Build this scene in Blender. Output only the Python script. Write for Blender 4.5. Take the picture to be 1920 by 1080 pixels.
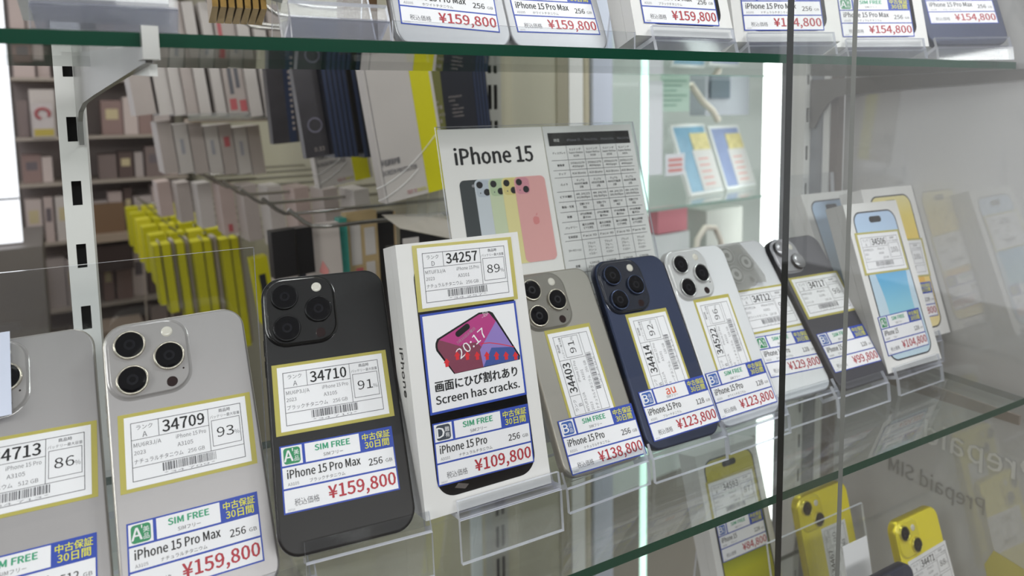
import bpy, bmesh, math, random
from mathutils import Vector, Matrix

S = bpy.context.scene
for o in list(bpy.data.objects):
    bpy.data.objects.remove(o, do_unlink=True)
COL = S.collection

# ------------------------------------------------------------------ camera
# X runs along the glass shelf, Y goes into the showcase, Z up; z = 0 is the top of the middle shelf (metres)
YAW, PITCH, ROLL, FPX, PPY = 0.48496, 0.0972, 0.0153, 1286.435, 330.122
fw = Vector((math.sin(YAW) * math.cos(PITCH), math.cos(YAW) * math.cos(PITCH), -math.sin(PITCH)))
rt = Vector((math.cos(YAW), -math.sin(YAW), 0))
dn = fw.cross(rt)
cr, sr = math.cos(ROLL), math.sin(ROLL)
r2, d2 = cr * rt + sr * dn, -sr * rt + cr * dn
cd = bpy.data.cameras.new('camera')
cam = bpy.data.objects.new('camera', cd)
COL.objects.link(cam)
M = Matrix.Identity(4)
for i in range(3):
    M[i][0], M[i][1], M[i][2] = r2[i], -d2[i], -fw[i]
M.translation = (0, -0.45741, 0.26792)
cam.matrix_world = M
cd.sensor_fit = 'HORIZONTAL'
cd.sensor_width = 36
cd.lens = FPX / 1920 * 36
cd.shift_y = -(540 - PPY) / 1920
cd.clip_start = 0.02
cd.clip_end = 40
cd.dof.use_dof = True
cd.dof.focus_distance = 0.45
cd.dof.aperture_fstop = 7.4
S.camera = cam

# ------------------------------------------------------------------ light and exposure
S.view_settings.view_transform = 'Standard'
S.view_settings.look = 'None'
S.view_settings.gamma = 1
S.view_settings.use_curve_mapping = False
S.view_settings.exposure = 0.06
S.cycles.transparent_max_bounces = 40
S.cycles.max_bounces = 10
S.cycles.diffuse_bounces = 3
S.cycles.glossy_bounces = 4
S.cycles.sample_clamp_indirect = 4

W = bpy.data.worlds.new('store_air')
S.world = W
W.use_nodes = True
W.node_tree.nodes['Background'].inputs[0].default_value = (0.98, 0.97, 1.0, 1)
W.node_tree.nodes['Background'].inputs[1].default_value = 0.55


def area(name, loc, target, sx, sy, power, col=(1, 1, 1)):
    l = bpy.data.lights.new(name, 'AREA')
    l.shape = 'RECTANGLE'
    l.size, l.size_y, l.energy, l.color = sx, sy, power, col
    o = bpy.data.objects.new(name, l)
    COL.objects.link(o)
    o.location = loc
    o.rotation_euler = (Vector(target) - Vector(loc)).to_track_quat('-Z', 'Y').to_euler()
    return o


area('ceiling_light_left', (-1.25, -0.55, 0.85), (-0.05, -0.08, 0.1), 0.5, 1.0, 17, (1, 0.985, 0.985))
area('ceiling_light_aisle', (0.7, 1.6, 1.5), (0.9, 1.4, 0), 1.2, 1.2, 46, (1, 1, 0.99))
area('ceiling_light_right', (0.85, -0.34, 1.0), (0.6, -0.03, -0.02), 0.4, 0.3, 11, (0.99, 0.98, 1))
area('ceiling_light_above_case', (0.45, -0.55, 1.5), (0.4, 0.0, 0.2), 1.0, 0.25, 3, (1, 0.98, 1))
area('front_fill_light', (0.35, -2.2, 1.0), (0.4, 0.0, 0.05), 2.2, 0.3, 27, (1, 0.985, 1))  # added frontal fill with no known fixture, brightens the cards and boxes

# ------------------------------------------------------------------ materials
MATS = {}


def srgb(c):
    return tuple(((v / 255) / 12.92 if v / 255 <= 0.04045 else ((v / 255 + 0.055) / 1.055) ** 2.4) for v in c)


def mat(name, rgb, rough=0.5, metal=0.0, spec=0.5, noise=0.0, nscale=40.0, bump=0.0, emit=0.0, coat=0.0, stretch=None):
    if name in MATS:
        return MATS[name]
    m = bpy.data.materials.new(name)
    m.use_nodes = True
    nt = m.node_tree
    b = nt.nodes['Principled BSDF']
    c = srgb(rgb)
    b.inputs['Base Color'].default_value = (*c, 1)
    b.inputs['Roughness'].default_value = rough
    b.inputs['Metallic'].default_value = metal
    b.inputs['Specular IOR Level'].default_value = spec
    b.inputs['Coat Weight'].default_value = coat
    if emit:
        b.inputs['Emission Color'].default_value = (*c, 1)
        b.inputs['Emission Strength'].default_value = emit
    if noise or bump:
        tc = nt.nodes.new('ShaderNodeTexCoord')
        n = nt.nodes.new('ShaderNodeTexNoise')
        n.inputs['Scale'].default_value = nscale
        n.inputs['Detail'].default_value = 3
        if stretch:
            mp = nt.nodes.new('ShaderNodeMapping')
            mp.inputs['Scale'].default_value = stretch
            nt.links.new(tc.outputs['Object'], mp.inputs['Vector'])
            nt.links.new(mp.outputs['Vector'], n.inputs['Vector'])
        else:
            nt.links.new(tc.outputs['Object'], n.inputs['Vector'])
        if noise:
            mx = nt.nodes.new('ShaderNodeMix')
            mx.data_type = 'RGBA'
            mx.inputs['A'].default_value = (*[v * (1 - noise) for v in c], 1)
            mx.inputs['B'].default_value = (*[min(1, v * (1 + noise)) for v in c], 1)
            nt.links.new(n.outputs['Fac'], mx.inputs['Factor'])
            nt.links.new(mx.outputs['Result'], b.inputs['Base Color'])
        if bump:
            bp = nt.nodes.new('ShaderNodeBump')
            bp.inputs['Strength'].default_value = bump
            bp.inputs['Distance'].default_value = 0.001
            nt.links.new(n.outputs['Fac'], bp.inputs['Height'])
            nt.links.new(bp.outputs['Normal'], b.inputs['Normal'])
    MATS[name] = m
    return m


def clear(name, tint=(255, 255, 255), ior=1.49, rough=0.02, haze=0.0, hazecol=(230, 235, 235)):
    """thin clear sheet: light goes straight through, Fresnel gloss on both faces"""
    if name in MATS:
        return MATS[name]
    m = bpy.data.materials.new(name)
    m.use_nodes = True
    nt = m.node_tree
    nt.nodes.clear()
    out = nt.nodes.new('ShaderNodeOutputMaterial')
    tr = nt.nodes.new('ShaderNodeBsdfTransparent')
    tr.inputs[0].default_value = (*srgb(tint), 1)
    gl = nt.nodes.new('ShaderNodeBsdfGlossy')
    gl.inputs['Roughness'].default_value = rough
    gl.inputs[0].default_value = (1, 1, 1, 1)
    fr = nt.nodes.new('ShaderNodeFresnel')
    ge = nt.nodes.new('ShaderNodeNewGeometry')
    mr = nt.nodes.new('ShaderNodeMapRange')       # same reflectance entering and leaving the sheet
    mr.inputs['To Min'].default_value = ior
    mr.inputs['To Max'].default_value = 1 / ior
    nt.links.new(ge.outputs['Backfacing'], mr.inputs['Value'])
    nt.links.new(mr.outputs[0], fr.inputs['IOR'])
    mx = nt.nodes.new('ShaderNodeMixShader')
    nt.links.new(fr.outputs[0], mx.inputs[0])
    last = tr
    if haze:
        df = nt.nodes.new('ShaderNodeBsdfDiffuse')
        df.inputs[0].default_value = (*srgb(hazecol), 1)
        m2 = nt.nodes.new('ShaderNodeMixShader')
        m2.inputs[0].default_value = haze
        nt.links.new(tr.outputs[0], m2.inputs[1])
        nt.links.new(df.outputs[0], m2.inputs[2])
        last = m2
    nt.links.new(last.outputs[0], mx.inputs[1])
    nt.links.new(gl.outputs[0], mx.inputs[2])
    nt.links.new(mx.outputs[0], out.inputs[0])
    MATS[name] = m
    return m


GLASS = clear('shelf_glass', (249, 252, 250), 1.5, 0.01)
PANE = clear('door_glass', (252, 253, 252), 1.5, 0.005)
GEDGE = mat('green_glass_edge', (10, 66, 48), 0.2, 0, 0.3)
GEDGE2 = mat('bright_green_glass_edge', (20, 100, 66), 0.15, 0, 0.6)
PEDGE = mat('dark_pane_edge', (10, 20, 17), 0.3, 0, 0.15)
PEDGE2 = mat('ground_pane_edge', (128, 130, 126), 0.3, 0, 0.5)
ACR = clear('clear_acrylic', (250, 251, 252), 1.49, 0.03)
ACRE = clear('acrylic_edge', (225, 228, 235), 1.49, 0.12, 0.62, (244, 246, 255))  # whitish haze puts the light caught by polished edges into the colour
ACRL = clear('acrylic_ledge', (238, 238, 244), 1.49, 0.1, 0.34, (230, 230, 244))  # lavender haze painted in for the highlight reflected along the ledge
FILM = clear('grey_plastic_film', (205, 205, 205), 1.45, 0.25, 0.45, (190, 190, 186))
SLEEVE = clear('yellow_sleeve', (240, 230, 120), 1.4, 0.3, 0.6, (216, 208, 118))
CLEARBAG = clear('clear_plastic_wrap', (240, 240, 238), 1.45, 0.12, 0.12)

WHITE = mat('white_paper', (236, 236, 240), 0.55)
CARD = mat('white_card', (243, 242, 240), 0.45)
BLACK = mat('black_ink', (24, 24, 28), 0.6)
GREYINK = mat('grey_ink', (92, 92, 98), 0.6)
FAINT = mat('faint_ink', (150, 150, 156), 0.6)
BLUE = mat('blue_ink', (38, 70, 172), 0.5)
YEL = mat('yellow_ink', (226, 222, 70), 0.5)
GREEN = mat('green_ink', (44, 140, 92), 0.5)
TEAL = mat('teal_ink', (58, 160, 120), 0.5)
RED = mat('red_ink', (176, 40, 56), 0.5)
SCARLET = mat('scarlet_ink', (214, 28, 40), 0.5)
ORANGE = mat('orange_ink', (222, 84, 40), 0.5)
BADGEB = mat('badge_blue', (46, 92, 172), 0.5)
BADGED = mat('badge_slate', (56, 64, 76), 0.5)

POST = mat('white_post_enamel', (240, 240, 238), 0.4, 0, 0.5, noise=0.04, nscale=18, stretch=(1, 1, 0.1))
SLOT = mat('slot_dark', (30, 30, 32), 0.7)
STEEL = mat('bracket_steel', (184, 184, 182), 0.38, 0.75, noise=0.06, nscale=30)
STEEL2 = mat('dark_bracket_steel', (126, 124, 120), 0.42, 0.6, noise=0.06, nscale=30)
CHROME = mat('hook_chrome', (176, 174, 170), 0.22, 1.0)
ALU = mat('aluminium_profile', (150, 154, 160), 0.4, 0.6, noise=0.06, nscale=12, stretch=(1, 1, 0.05))
BROWN = mat('brown_profile', (112, 102, 94), 0.55)


# ------------------------------------------------------------------ mesh builder
class MB:
    def __init__(self):
        self.v, self.f, self.mi, self.mats, self.sm = [], [], [], [], []

    def m(self, mt):
        if mt not in self.mats:
            self.mats.append(mt)
        return self.mats.index(mt)

    def add(self, vs, fs, mt, smooth=False):
        b, k = len(self.v), self.m(mt)
        self.v += [tuple(p) for p in vs]
        for f in fs:
            self.f.append(tuple(b + i for i in f))
            self.mi.append(k)
            self.sm.append(smooth)

    def box(self, a, b, mt, mats=None):
        (x0, y0, z0), (x1, y1, z1) = a, b
        vs = [(x0, y0, z0), (x1, y0, z0), (x1, y1, z0), (x0, y1, z0), (x0, y0, z1), (x1, y0, z1), (x1, y1, z1), (x0, y1, z1)]
        fs = dict(bottom=(0, 3, 2, 1), top=(4, 5, 6, 7), front=(0, 1, 5, 4), right=(1, 2, 6, 5), back=(2, 3, 7, 6), left=(3, 0, 4, 7))
        for k, f in fs.items():
            self.add(vs, [f], (mats or {}).get(k, mt))

    def quad(self, x0, y0, x1, y1, z, mt):
        self.add([(x0, y0, z), (x1, y0, z), (x1, y1, z), (x0, y1, z)], [(0, 1, 2, 3)], mt)

    def poly(self, pts, z, mt):
        self.add([(x, y, z) for x, y in pts], [tuple(range(len(pts)))], mt)

    def frame(self, x0, y0, x1, y1, z, t, mt):
        self.quad(x0, y0, x1, y0 + t, z, mt)
        self.quad(x0, y1 - t, x1, y1, z, mt)
        self.quad(x0, y0 + t, x0 + t, y1 - t, z, mt)
        self.quad(x1 - t, y0 + t, x1, y1 - t, z, mt)

    def loft(self, rings, mt, cap0=True, cap1=True, smooth=True, capmat=None):
        n = len(rings[0])
        vs = [p for r in rings for p in r]
        fs = []
        for k in range(len(rings) - 1):
            for i in range(n):
                j = (i + 1) % n
                fs.append((k * n + i, k * n + j, (k + 1) * n + j, (k + 1) * n + i))
        self.add(vs, fs, mt, smooth)
        if cap0:
            self.add(rings[0], [tuple(range(n))[::-1]], capmat or mt)
        if cap1:
            self.add(rings[-1], [tuple(range(n))], capmat or mt)

    def tube(self, pts, r, mt, n=8):
        rings = []
        for i, p in enumerate(pts):
            p = Vector(p)
            a = Vector(pts[max(0, i - 1)])
            b = Vector(pts[min(len(pts) - 1, i + 1)])
            t = (b - a).normalized()
            u = t.orthogonal().normalized() if i == 0 else (U - t * U.dot(t)).normalized()
            U = u
            w = t.cross(u)
            rings.append([tuple(p + r * (math.cos(q) * u + math.sin(q) * w)) for q in [2 * math.pi * k / n for k in range(n)]])
        self.loft(rings, mt)

    def strip(self, pts, t, x0, x1, mt, edge, segm=None):
        """sheet of thickness t bent along the (y, z) polyline pts and extruded from x0 to x1"""
        L, R = [], []
        for i, p in enumerate(pts):
            p = Vector(p)
            d0 = (p - Vector(pts[i - 1])).normalized() if i else None
            d1 = (Vector(pts[i + 1]) - p).normalized() if i < len(pts) - 1 else None
            d0, d1 = d0 or d1, d1 or d0
            n0, n1 = Vector((-d0.y, d0.x)), Vector((-d1.y, d1.x))
            n = (n0 + n1).normalized()
            n = n * (t / 2 / max(0.35, n.dot(n0)))
            L.append(p + n)
            R.append(p - n)
        for i in range(len(pts) - 1):
            a, b, c, d = L[i], L[i + 1], R[i + 1], R[i]
            v = [(x, q.x, q.y) for x in (x0, x1) for q in (a, b, c, d)]
            self.add(v, [(0, 1, 5, 4), (2, 3, 7, 6)], (segm or {}).get(i, mt))
            self.add(v, [(0, 3, 2, 1), (4, 5, 6, 7)], edge)
            if i == 0:
                self.add(v, [(3, 0, 4, 7)], edge)
            if i == len(pts) - 2:
                self.add(v, [(1, 2, 6, 5)], edge)

    def text(self, s, x, y, h, mt, z=0.0, w=None, align='L', bold=0.0, rot=0.0, mirror=False):
        """h = em size; w squeezes the line to that width; (x, y) is the baseline start / centre / end"""
        vs, fs, tw = glyphs(s, bold)
        sx = h if w is None else w / max(tw, 1e-6)
        ox = {'L': 0, 'C': -0.5, 'R': -1}[align] * tw * sx
        c, sn = math.cos(rot), math.sin(rot)
        out = []
        for a, b in vs:
            px, py = a * sx + ox, b * h
            if mirror:
                px = -px
            out.append((x + c * px - sn * py, y + sn * px + c * py, z))
        if mirror:
            fs = [f[::-1] for f in fs]
        self.add(out, fs, mt)
        if bold > 0:
            o = bold * h * 0.9
            for q, (dx, dy) in enumerate(((o, 0), (-o, 0), (0, o * 0.6), (0, -o * 0.6))):
                self.add([(a + c * dx - sn * dy, b + sn * dx + c * dy, d + h * 0.003 * (q + 1)) for a, b, d in out], fs, mt)

    def build(self, name, parent=None, mw=None, scale=1.0):
        me = bpy.data.meshes.new(name)
        me.from_pydata([(a * scale, b * scale, c * scale) for a, b, c in self.v], [], self.f)
        for k in self.mats:
            me.materials.append(k)
        me.polygons.foreach_set('material_index', self.mi)
        me.polygons.foreach_set('use_smooth', self.sm)
        me.update()
        o = bpy.data.objects.new(name, me)
        COL.objects.link(o)
        if parent is not None:
            o.parent = parent
        if mw is not None:
            o.matrix_local = mw
        return o


GC = {}
CJK = None
try:                                     # a font that ships with Blender itself; the built-in one is the fallback
    CJK = bpy.data.fonts.load(bpy.utils.resource_path('LOCAL') + '/datafiles/fonts/Noto Sans CJK Regular.woff2')
except Exception:
    pass


FS = {}


def fscale(font):
    """brings every font to the same capital height"""
    if font.name not in FS:
        c = bpy.data.curves.new('t', 'FONT')
        c.body = 'H'
        c.size = 1
        c.font = font
        o = bpy.data.objects.new('t', c)
        COL.objects.link(o)
        m = bpy.data.meshes.new_from_object(o.evaluated_get(bpy.context.evaluated_depsgraph_get()))
        hh = max([v.co.y for v in m.vertices] + [0.01])
        bpy.data.objects.remove(o, do_unlink=True)
        bpy.data.curves.remove(c)
        bpy.data.meshes.remove(m)
        FS[font.name] = 0.72 / hh
    return FS[font.name]


def glyphs(s, bold=0.0):
    k = s
    if k not in GC:
        c = bpy.data.curves.new('t', 'FONT')
        c.body = s
        c.size = 1
        c.resolution_u = 2
        if CJK is not None:
            c.font = CJK
        o = bpy.data.objects.new('t', c)
        COL.objects.link(o)
        dg = bpy.context.evaluated_depsgraph_get()
        m = bpy.data.meshes.new_from_object(o.evaluated_get(dg))
        g = fscale(c.font)
        vs = [(v.co.x * g, v.co.y * g) for v in m.vertices]
        fs = [tuple(p.vertices) for p in m.polygons]
        if vs:
            x0 = min(v[0] for v in vs)
            vs = [(a - x0, b) for a, b in vs]
        tw = max([v[0] for v in vs] + [0.01])
        bpy.data.objects.remove(o, do_unlink=True)
        bpy.data.curves.remove(c)
        bpy.data.meshes.remove(m)
        GC[k] = (vs, fs, tw)
    return GC[k]


def rrect(w, h, r, n=8, cx=0.0, cy=0.0, z=0.0):
    pts = []
    for sx, sy, a0 in ((1, 1, 0), (-1, 1, 90), (-1, -1, 180), (1, -1, 270)):
        for k in range(n + 1):
            a = math.radians(a0 + 90 * k / n)
            pts.append((cx + sx * (w / 2 - r) + r * math.cos(a), cy + sy * (h / 2 - r) + r * math.sin(a), z))
    return pts


def circ(cx, cy, r, z, n=28):
    return [(cx + r * math.cos(2 * math.pi * k / n), cy + r * math.sin(2 * math.pi * k / n), z) for k in range(n)]


def empty(name, mw):
    o = bpy.data.objects.new(name, None)
    o.empty_display_size = 0.02
    COL.objects.link(o)
    o.matrix_world = mw
    return o


def tag(o, label, cat, group=None, kind=None):
    o['label'] = label
    o['category'] = cat
    if group:
        o['group'] = group
    if kind:
        o['kind'] = kind
    return o


def struct(o, label=None, cat=None):
    o['kind'] = 'structure'
    if label:
        o['label'] = label
        o['category'] = cat
    return o


def pose(x, y, z, tilt, yaw, roll):
    """plane leaning back: local X to its right, Y up its face, Z out of the face"""
    u = Vector((math.cos(yaw), math.sin(yaw), 0))
    n = Vector((-math.sin(yaw), math.cos(yaw), 0))
    up = math.sin(tilt) * n + math.cos(tilt) * Vector((0, 0, 1))
    U = math.cos(roll) * u + math.sin(roll) * up
    V = -math.sin(roll) * u + math.cos(roll) * up
    N = U.cross(V)
    m = Matrix.Identity(4)
    for i in range(3):
        m[i][0], m[i][1], m[i][2] = U[i], V[i], N[i]
    m.translation = (x, y, z)
    return m


def local(cx, cy, rot=0.0, z=0.0):
    return Matrix.Translation((cx / 1000, cy / 1000, z / 1000)) @ Matrix.Rotation(rot, 4, 'Z')


# ------------------------------------------------------------------ printed labels (millimetres, centred)
random.seed(4)


def inventory_label(parent, cx, cy, rot, z, num, rank, batt, code, model, capa, colour, year='2023', an='A3105', sleeve=True, qr=False):
    b = MB()
    w, h = 69.0, 41.0
    if sleeve:
        b.box((-w / 2, -h / 2, 0), (w / 2, h / 2, 0.12), SLEEVE)
    W2, H2 = 31.6, 18.6
    b.box((-W2, -H2, 0.13), (W2, H2, 0.25), WHITE)
    z1 = 0.30
    L, R, T, B = -28.6, 28.6, 15.2, -15.6
    b.frame(L, B, R, T, z1, 0.35, GREYINK)
    xs, xc = -15.0, 10.6
    b.quad(xs, 6.0, xs + 0.3, T, z1, GREYINK)
    b.quad(L, 5.8, xc, 6.1, z1, GREYINK)
    b.quad(xc, -8.2, xc + 0.3, T, z1, GREYINK)
    b.quad(L, -8.5, R, -8.2, z1, GREYINK)
    b.text('ランク', (L + xs) / 2, 11.2, 3.0, GREYINK, z1, align='C')
    b.text(rank, (L + xs) / 2, 6.8, 4.0, GREYINK, z1, align='C')
    b.text(num, (xs + xc) / 2, 7.4, 8.6, BLACK, z1, w=21.5, align='C', bold=0.022)
    b.text('商品時', (xc + R) / 2, 12.2, 2.2, GREYINK, z1, align='C', bold=0.01)
    b.text('バッテリー最大容量', (xc + R) / 2, 9.3, 2.0, GREYINK, z1, w=16.0, align='C')
    b.frame(xc + 1.4, -6.2, R - 1.2, 8.2, z1, 0.3, GREYINK)
    b.text(batt, xc + 8.6, -1.6, 7.4, BLACK, z1, w=(9.2 if len(batt) < 3 else 10.5), align='C')
    b.text('%', R - 4.6, -1.6, 3.2, GREYINK, z1)
    b.text(code, L + 1.2, 2.0, 2.9, GREYINK, z1)
    b.text(model, -6.5, 2.3, 2.9, GREYINK, z1, w=15.5 if len(model) > 10 else 10.5)
    b.text(year, L + 1.2, -2.0, 2.7, GREYINK, z1)
    b.text(an, -6.0, -2.0, 2.9, GREYINK, z1)
    b.text(colour, L + 1.2, -6.6, 2.9, GREYINK, z1, w=min(2.6 * len(colour), 24.0))
    b.text(capa, xc - 11.6, -6.6, 2.8, GREYINK, z1)
    if qr:
        random.seed(hash(num) % 99)
    x = -14.0
    while x < 13.0:
        bw = random.choice((0.25, 0.25, 0.5, 0.75))
        b.quad(x, -13.2, x + bw, -8.9, z1, GREYINK)
        x += bw + random.choice((0.3, 0.3, 0.55))
    b.text('*' + num[:2] + ' ' + num[2:] + '*', -0.5, -15.0, 1.5, FAINT, z1, w=26, align='C')
    b.m(WHITE)
    o = b.build('inventory_label', parent, local(cx, cy, rot, z), 0.001)
    return o


def price_tag(parent, cx, cy, rot, z, grade, model, capa, price, colour, net='SIM FREE', an='A3105', code='34710', badge=None):
    b = MB()
    w, h = 65.0, 36.0
    x0, x1, y0, y1 = -w / 2, w / 2, -h / 2, h / 2
    b.box((x0, y0, 0), (x1, y1, 0.15), BLUE)
    z1, z2, z3 = 0.20, 0.25, 0.30
    t = 0.8
    ra, rb = y0 + 12.6, y0 + 24.6
    b.quad(x0 + t, y0 + t, x1 - t, ra - 0.5, z1, WHITE)
    b.quad(x0 + t, ra + 0.5, x1 - t, rb - 0.5, z1, WHITE)
    b.quad(x0 + t, rb + 0.5, x0 + 12.2, y1 - t, z1, WHITE)
    b.quad(x0 + 13.8, rb + 0.5, x0 + 45.0, y1 - t, z1, WHITE)
    badge = badge or {'A': GREEN, 'B': BADGEB, 'D': BADGED}[grade[0]]
    bx, by = x0 + 6.5, (rb + y1) / 2 - 0.2
    b.poly([(px, py) for px, py, _ in rrect(9.2, 8.8, 1.6, 3, bx, by)], z2, badge)
    b.text(grade[0], bx - 1.9, by - 2.9, 8.2, WHITE, z3, w=5.0, align='C', bold=0.02)
    if grade[0] == 'A':
        b.text("'", bx + 0.5, by - 0.6, 6, WHITE, z3, align='C')
    sub = {'A': '美品', 'B': '良品', 'D': '難有'}[grade[0]]
    b.text(sub[0], bx + 2.5, by + 0.3, 3.2, WHITE, z3, align='C')
    b.text(sub[1], bx + 2.5, by - 3.0, 3.2, WHITE, z3, align='C')
    mx = x0 + 29.4
    if net == 'au':
        b.text('au', mx, by - 1.2, 8.2, ORANGE, z2, w=9, align='C', bold=0.02)
    else:
        b.text(net, mx, by + 0.3, 4.4, TEAL, z2, w=20, align='C', bold=0.05)
    b.text('SIMフリー', mx, by - 3.6, 2.5, BLACK, z2, align='C')
    yx = x0 + 55.0
    b.text('中古保証', yx, by + 0.6, 4.5, YEL, z2, w=16.5, align='C', bold=0.02)
    b.text('30日間', yx, by - 4.1, 4.8, YEL, z2, w=14.5, align='C', bold=0.02)
    mw = {16: 40, 13: 31, 9: 21}.get(len(model), 2.3 * len(model))
    if len(model) > 15:
        mw = 41
    b.text(model, x0 + 3.2, ra + 5.4, 6.2, BLACK, z2, w=mw, bold=0.022)
    b.text(capa, x1 - 8.0, ra + 3.6, 5.2, BLACK, z2, align='R', bold=0.016)
    b.text('GB', x1 - 2.2, ra + 3.8, 2.6, BLACK, z2, align='R', w=4.0)
    b.text(an, x0 + 3.2, ra + 1.6, 2.2, GREYINK, z2)
    b.text(colour, x0 + 15.0, ra + 1.6, 2.3, BLACK, z2)
    b.text('税込価格', x0 + 6.0, y0 + 3.6, 4.2, GREYINK, z2, w=13.5)
    b.text('¥' + price, x1 - 1.8, y0 + 3.4, 9.4, RED, z2, w=(38.5 if len(price) > 6 else 34), align='R', bold=0.026)
    b.text(code, x0 + 2.0, y0 + 1.3, 1.5, FAINT, z2)
    return b.build('price_tag', parent, local(cx, cy, rot, z), 0.001)


# ------------------------------------------------------------------ phones
DIM = {'max': (76.7, 159.9), 'pro': (70.6, 146.6), 'std': (71.6, 147.6), 'plus': (77.8, 160.9)}


def phone_mats(key, back, band, bump, rough=0.42, metal=0.35, ring=None):
    return dict(back=mat('back_' + key, back, rough, metal, 0.5), band=mat('band_' + key, band, 0.3, 0.7),
                bump=mat('bump_' + key, bump, 0.16, 0.15, 0.6, coat=0.4), ring=mat('ring_' + key, ring or band, 0.22, 0.75))


LENSG = mat('lens_glass', (4, 4, 8), 0.08, 0, 0.25)
LENSI = mat('lens_inner', (9, 9, 18), 0.3, 0, 0.3)
FLASH = mat('flash_lens', (214, 210, 200), 0.25, 0, 0.6, coat=0.6)
SENSOR = mat('dark_sensor', (34, 14, 14), 0.15)
DOME = mat('grey_lens_cover', (150, 150, 154), 0.28, 0.55, coat=0.3)

NATURAL = phone_mats('natural', (168, 165, 166), (166, 162, 156), (164, 161, 161), 0.40, 0.45, (196, 190, 178))
NATSHADE = phone_mats('natural_shade', (150, 147, 140), (170, 164, 152), (132, 129, 122), 0.42, 0.4, (182, 176, 164))  # natural finish again, with the mid-row shade put into its colour
BLACKT = phone_mats('black', (27, 27, 29), (34, 34, 36), (10, 10, 12), 0.5, 0.2, (40, 40, 42))
BLUET = phone_mats('navy', (44, 54, 82), (40, 50, 74), (24, 30, 46), 0.42, 0.3, (62, 72, 96))
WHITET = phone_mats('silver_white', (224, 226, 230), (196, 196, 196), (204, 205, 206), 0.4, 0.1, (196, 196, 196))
BLACKS = phone_mats('soft_black', (62, 62, 70), (30, 30, 33), (160, 160, 166), 0.5, 0.1, (150, 150, 156))
YELLOW = phone_mats('yellow', (240, 224, 52), (216, 198, 44), (236, 220, 56), 0.42, 0.05, (226, 214, 90))
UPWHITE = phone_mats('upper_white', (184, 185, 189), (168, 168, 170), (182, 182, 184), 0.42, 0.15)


def lens_mesh(r, mt, h0=1.7):
    b = MB()
    b.loft([circ(0, 0, r + 0.1, 0), circ(0, 0, r, h0), circ(0, 0, r - 0.25, h0 + 0.35), circ(0, 0, r - 0.95, h0 + 0.35), circ(0, 0, r - 1.1, h0 + 0.05)], mt, False, False)
    b.loft([circ(0, 0, r - 1.05, h0 + 0.02), circ(0, 0, r - 2.6, h0 + 0.12)], LENSG, False, False)
    b.loft([circ(0, 0, r - 2.6, h0 + 0.12), circ(0, 0, r * 0.36, h0 + 0.16)], LENSG, False, False)
    b.loft([circ(0, 0, r * 0.36, h0 + 0.16), circ(0, 0, r * 0.2, h0 + 0.18)], LENSI, False, True, capmat=LENSG)
    return b


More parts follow.
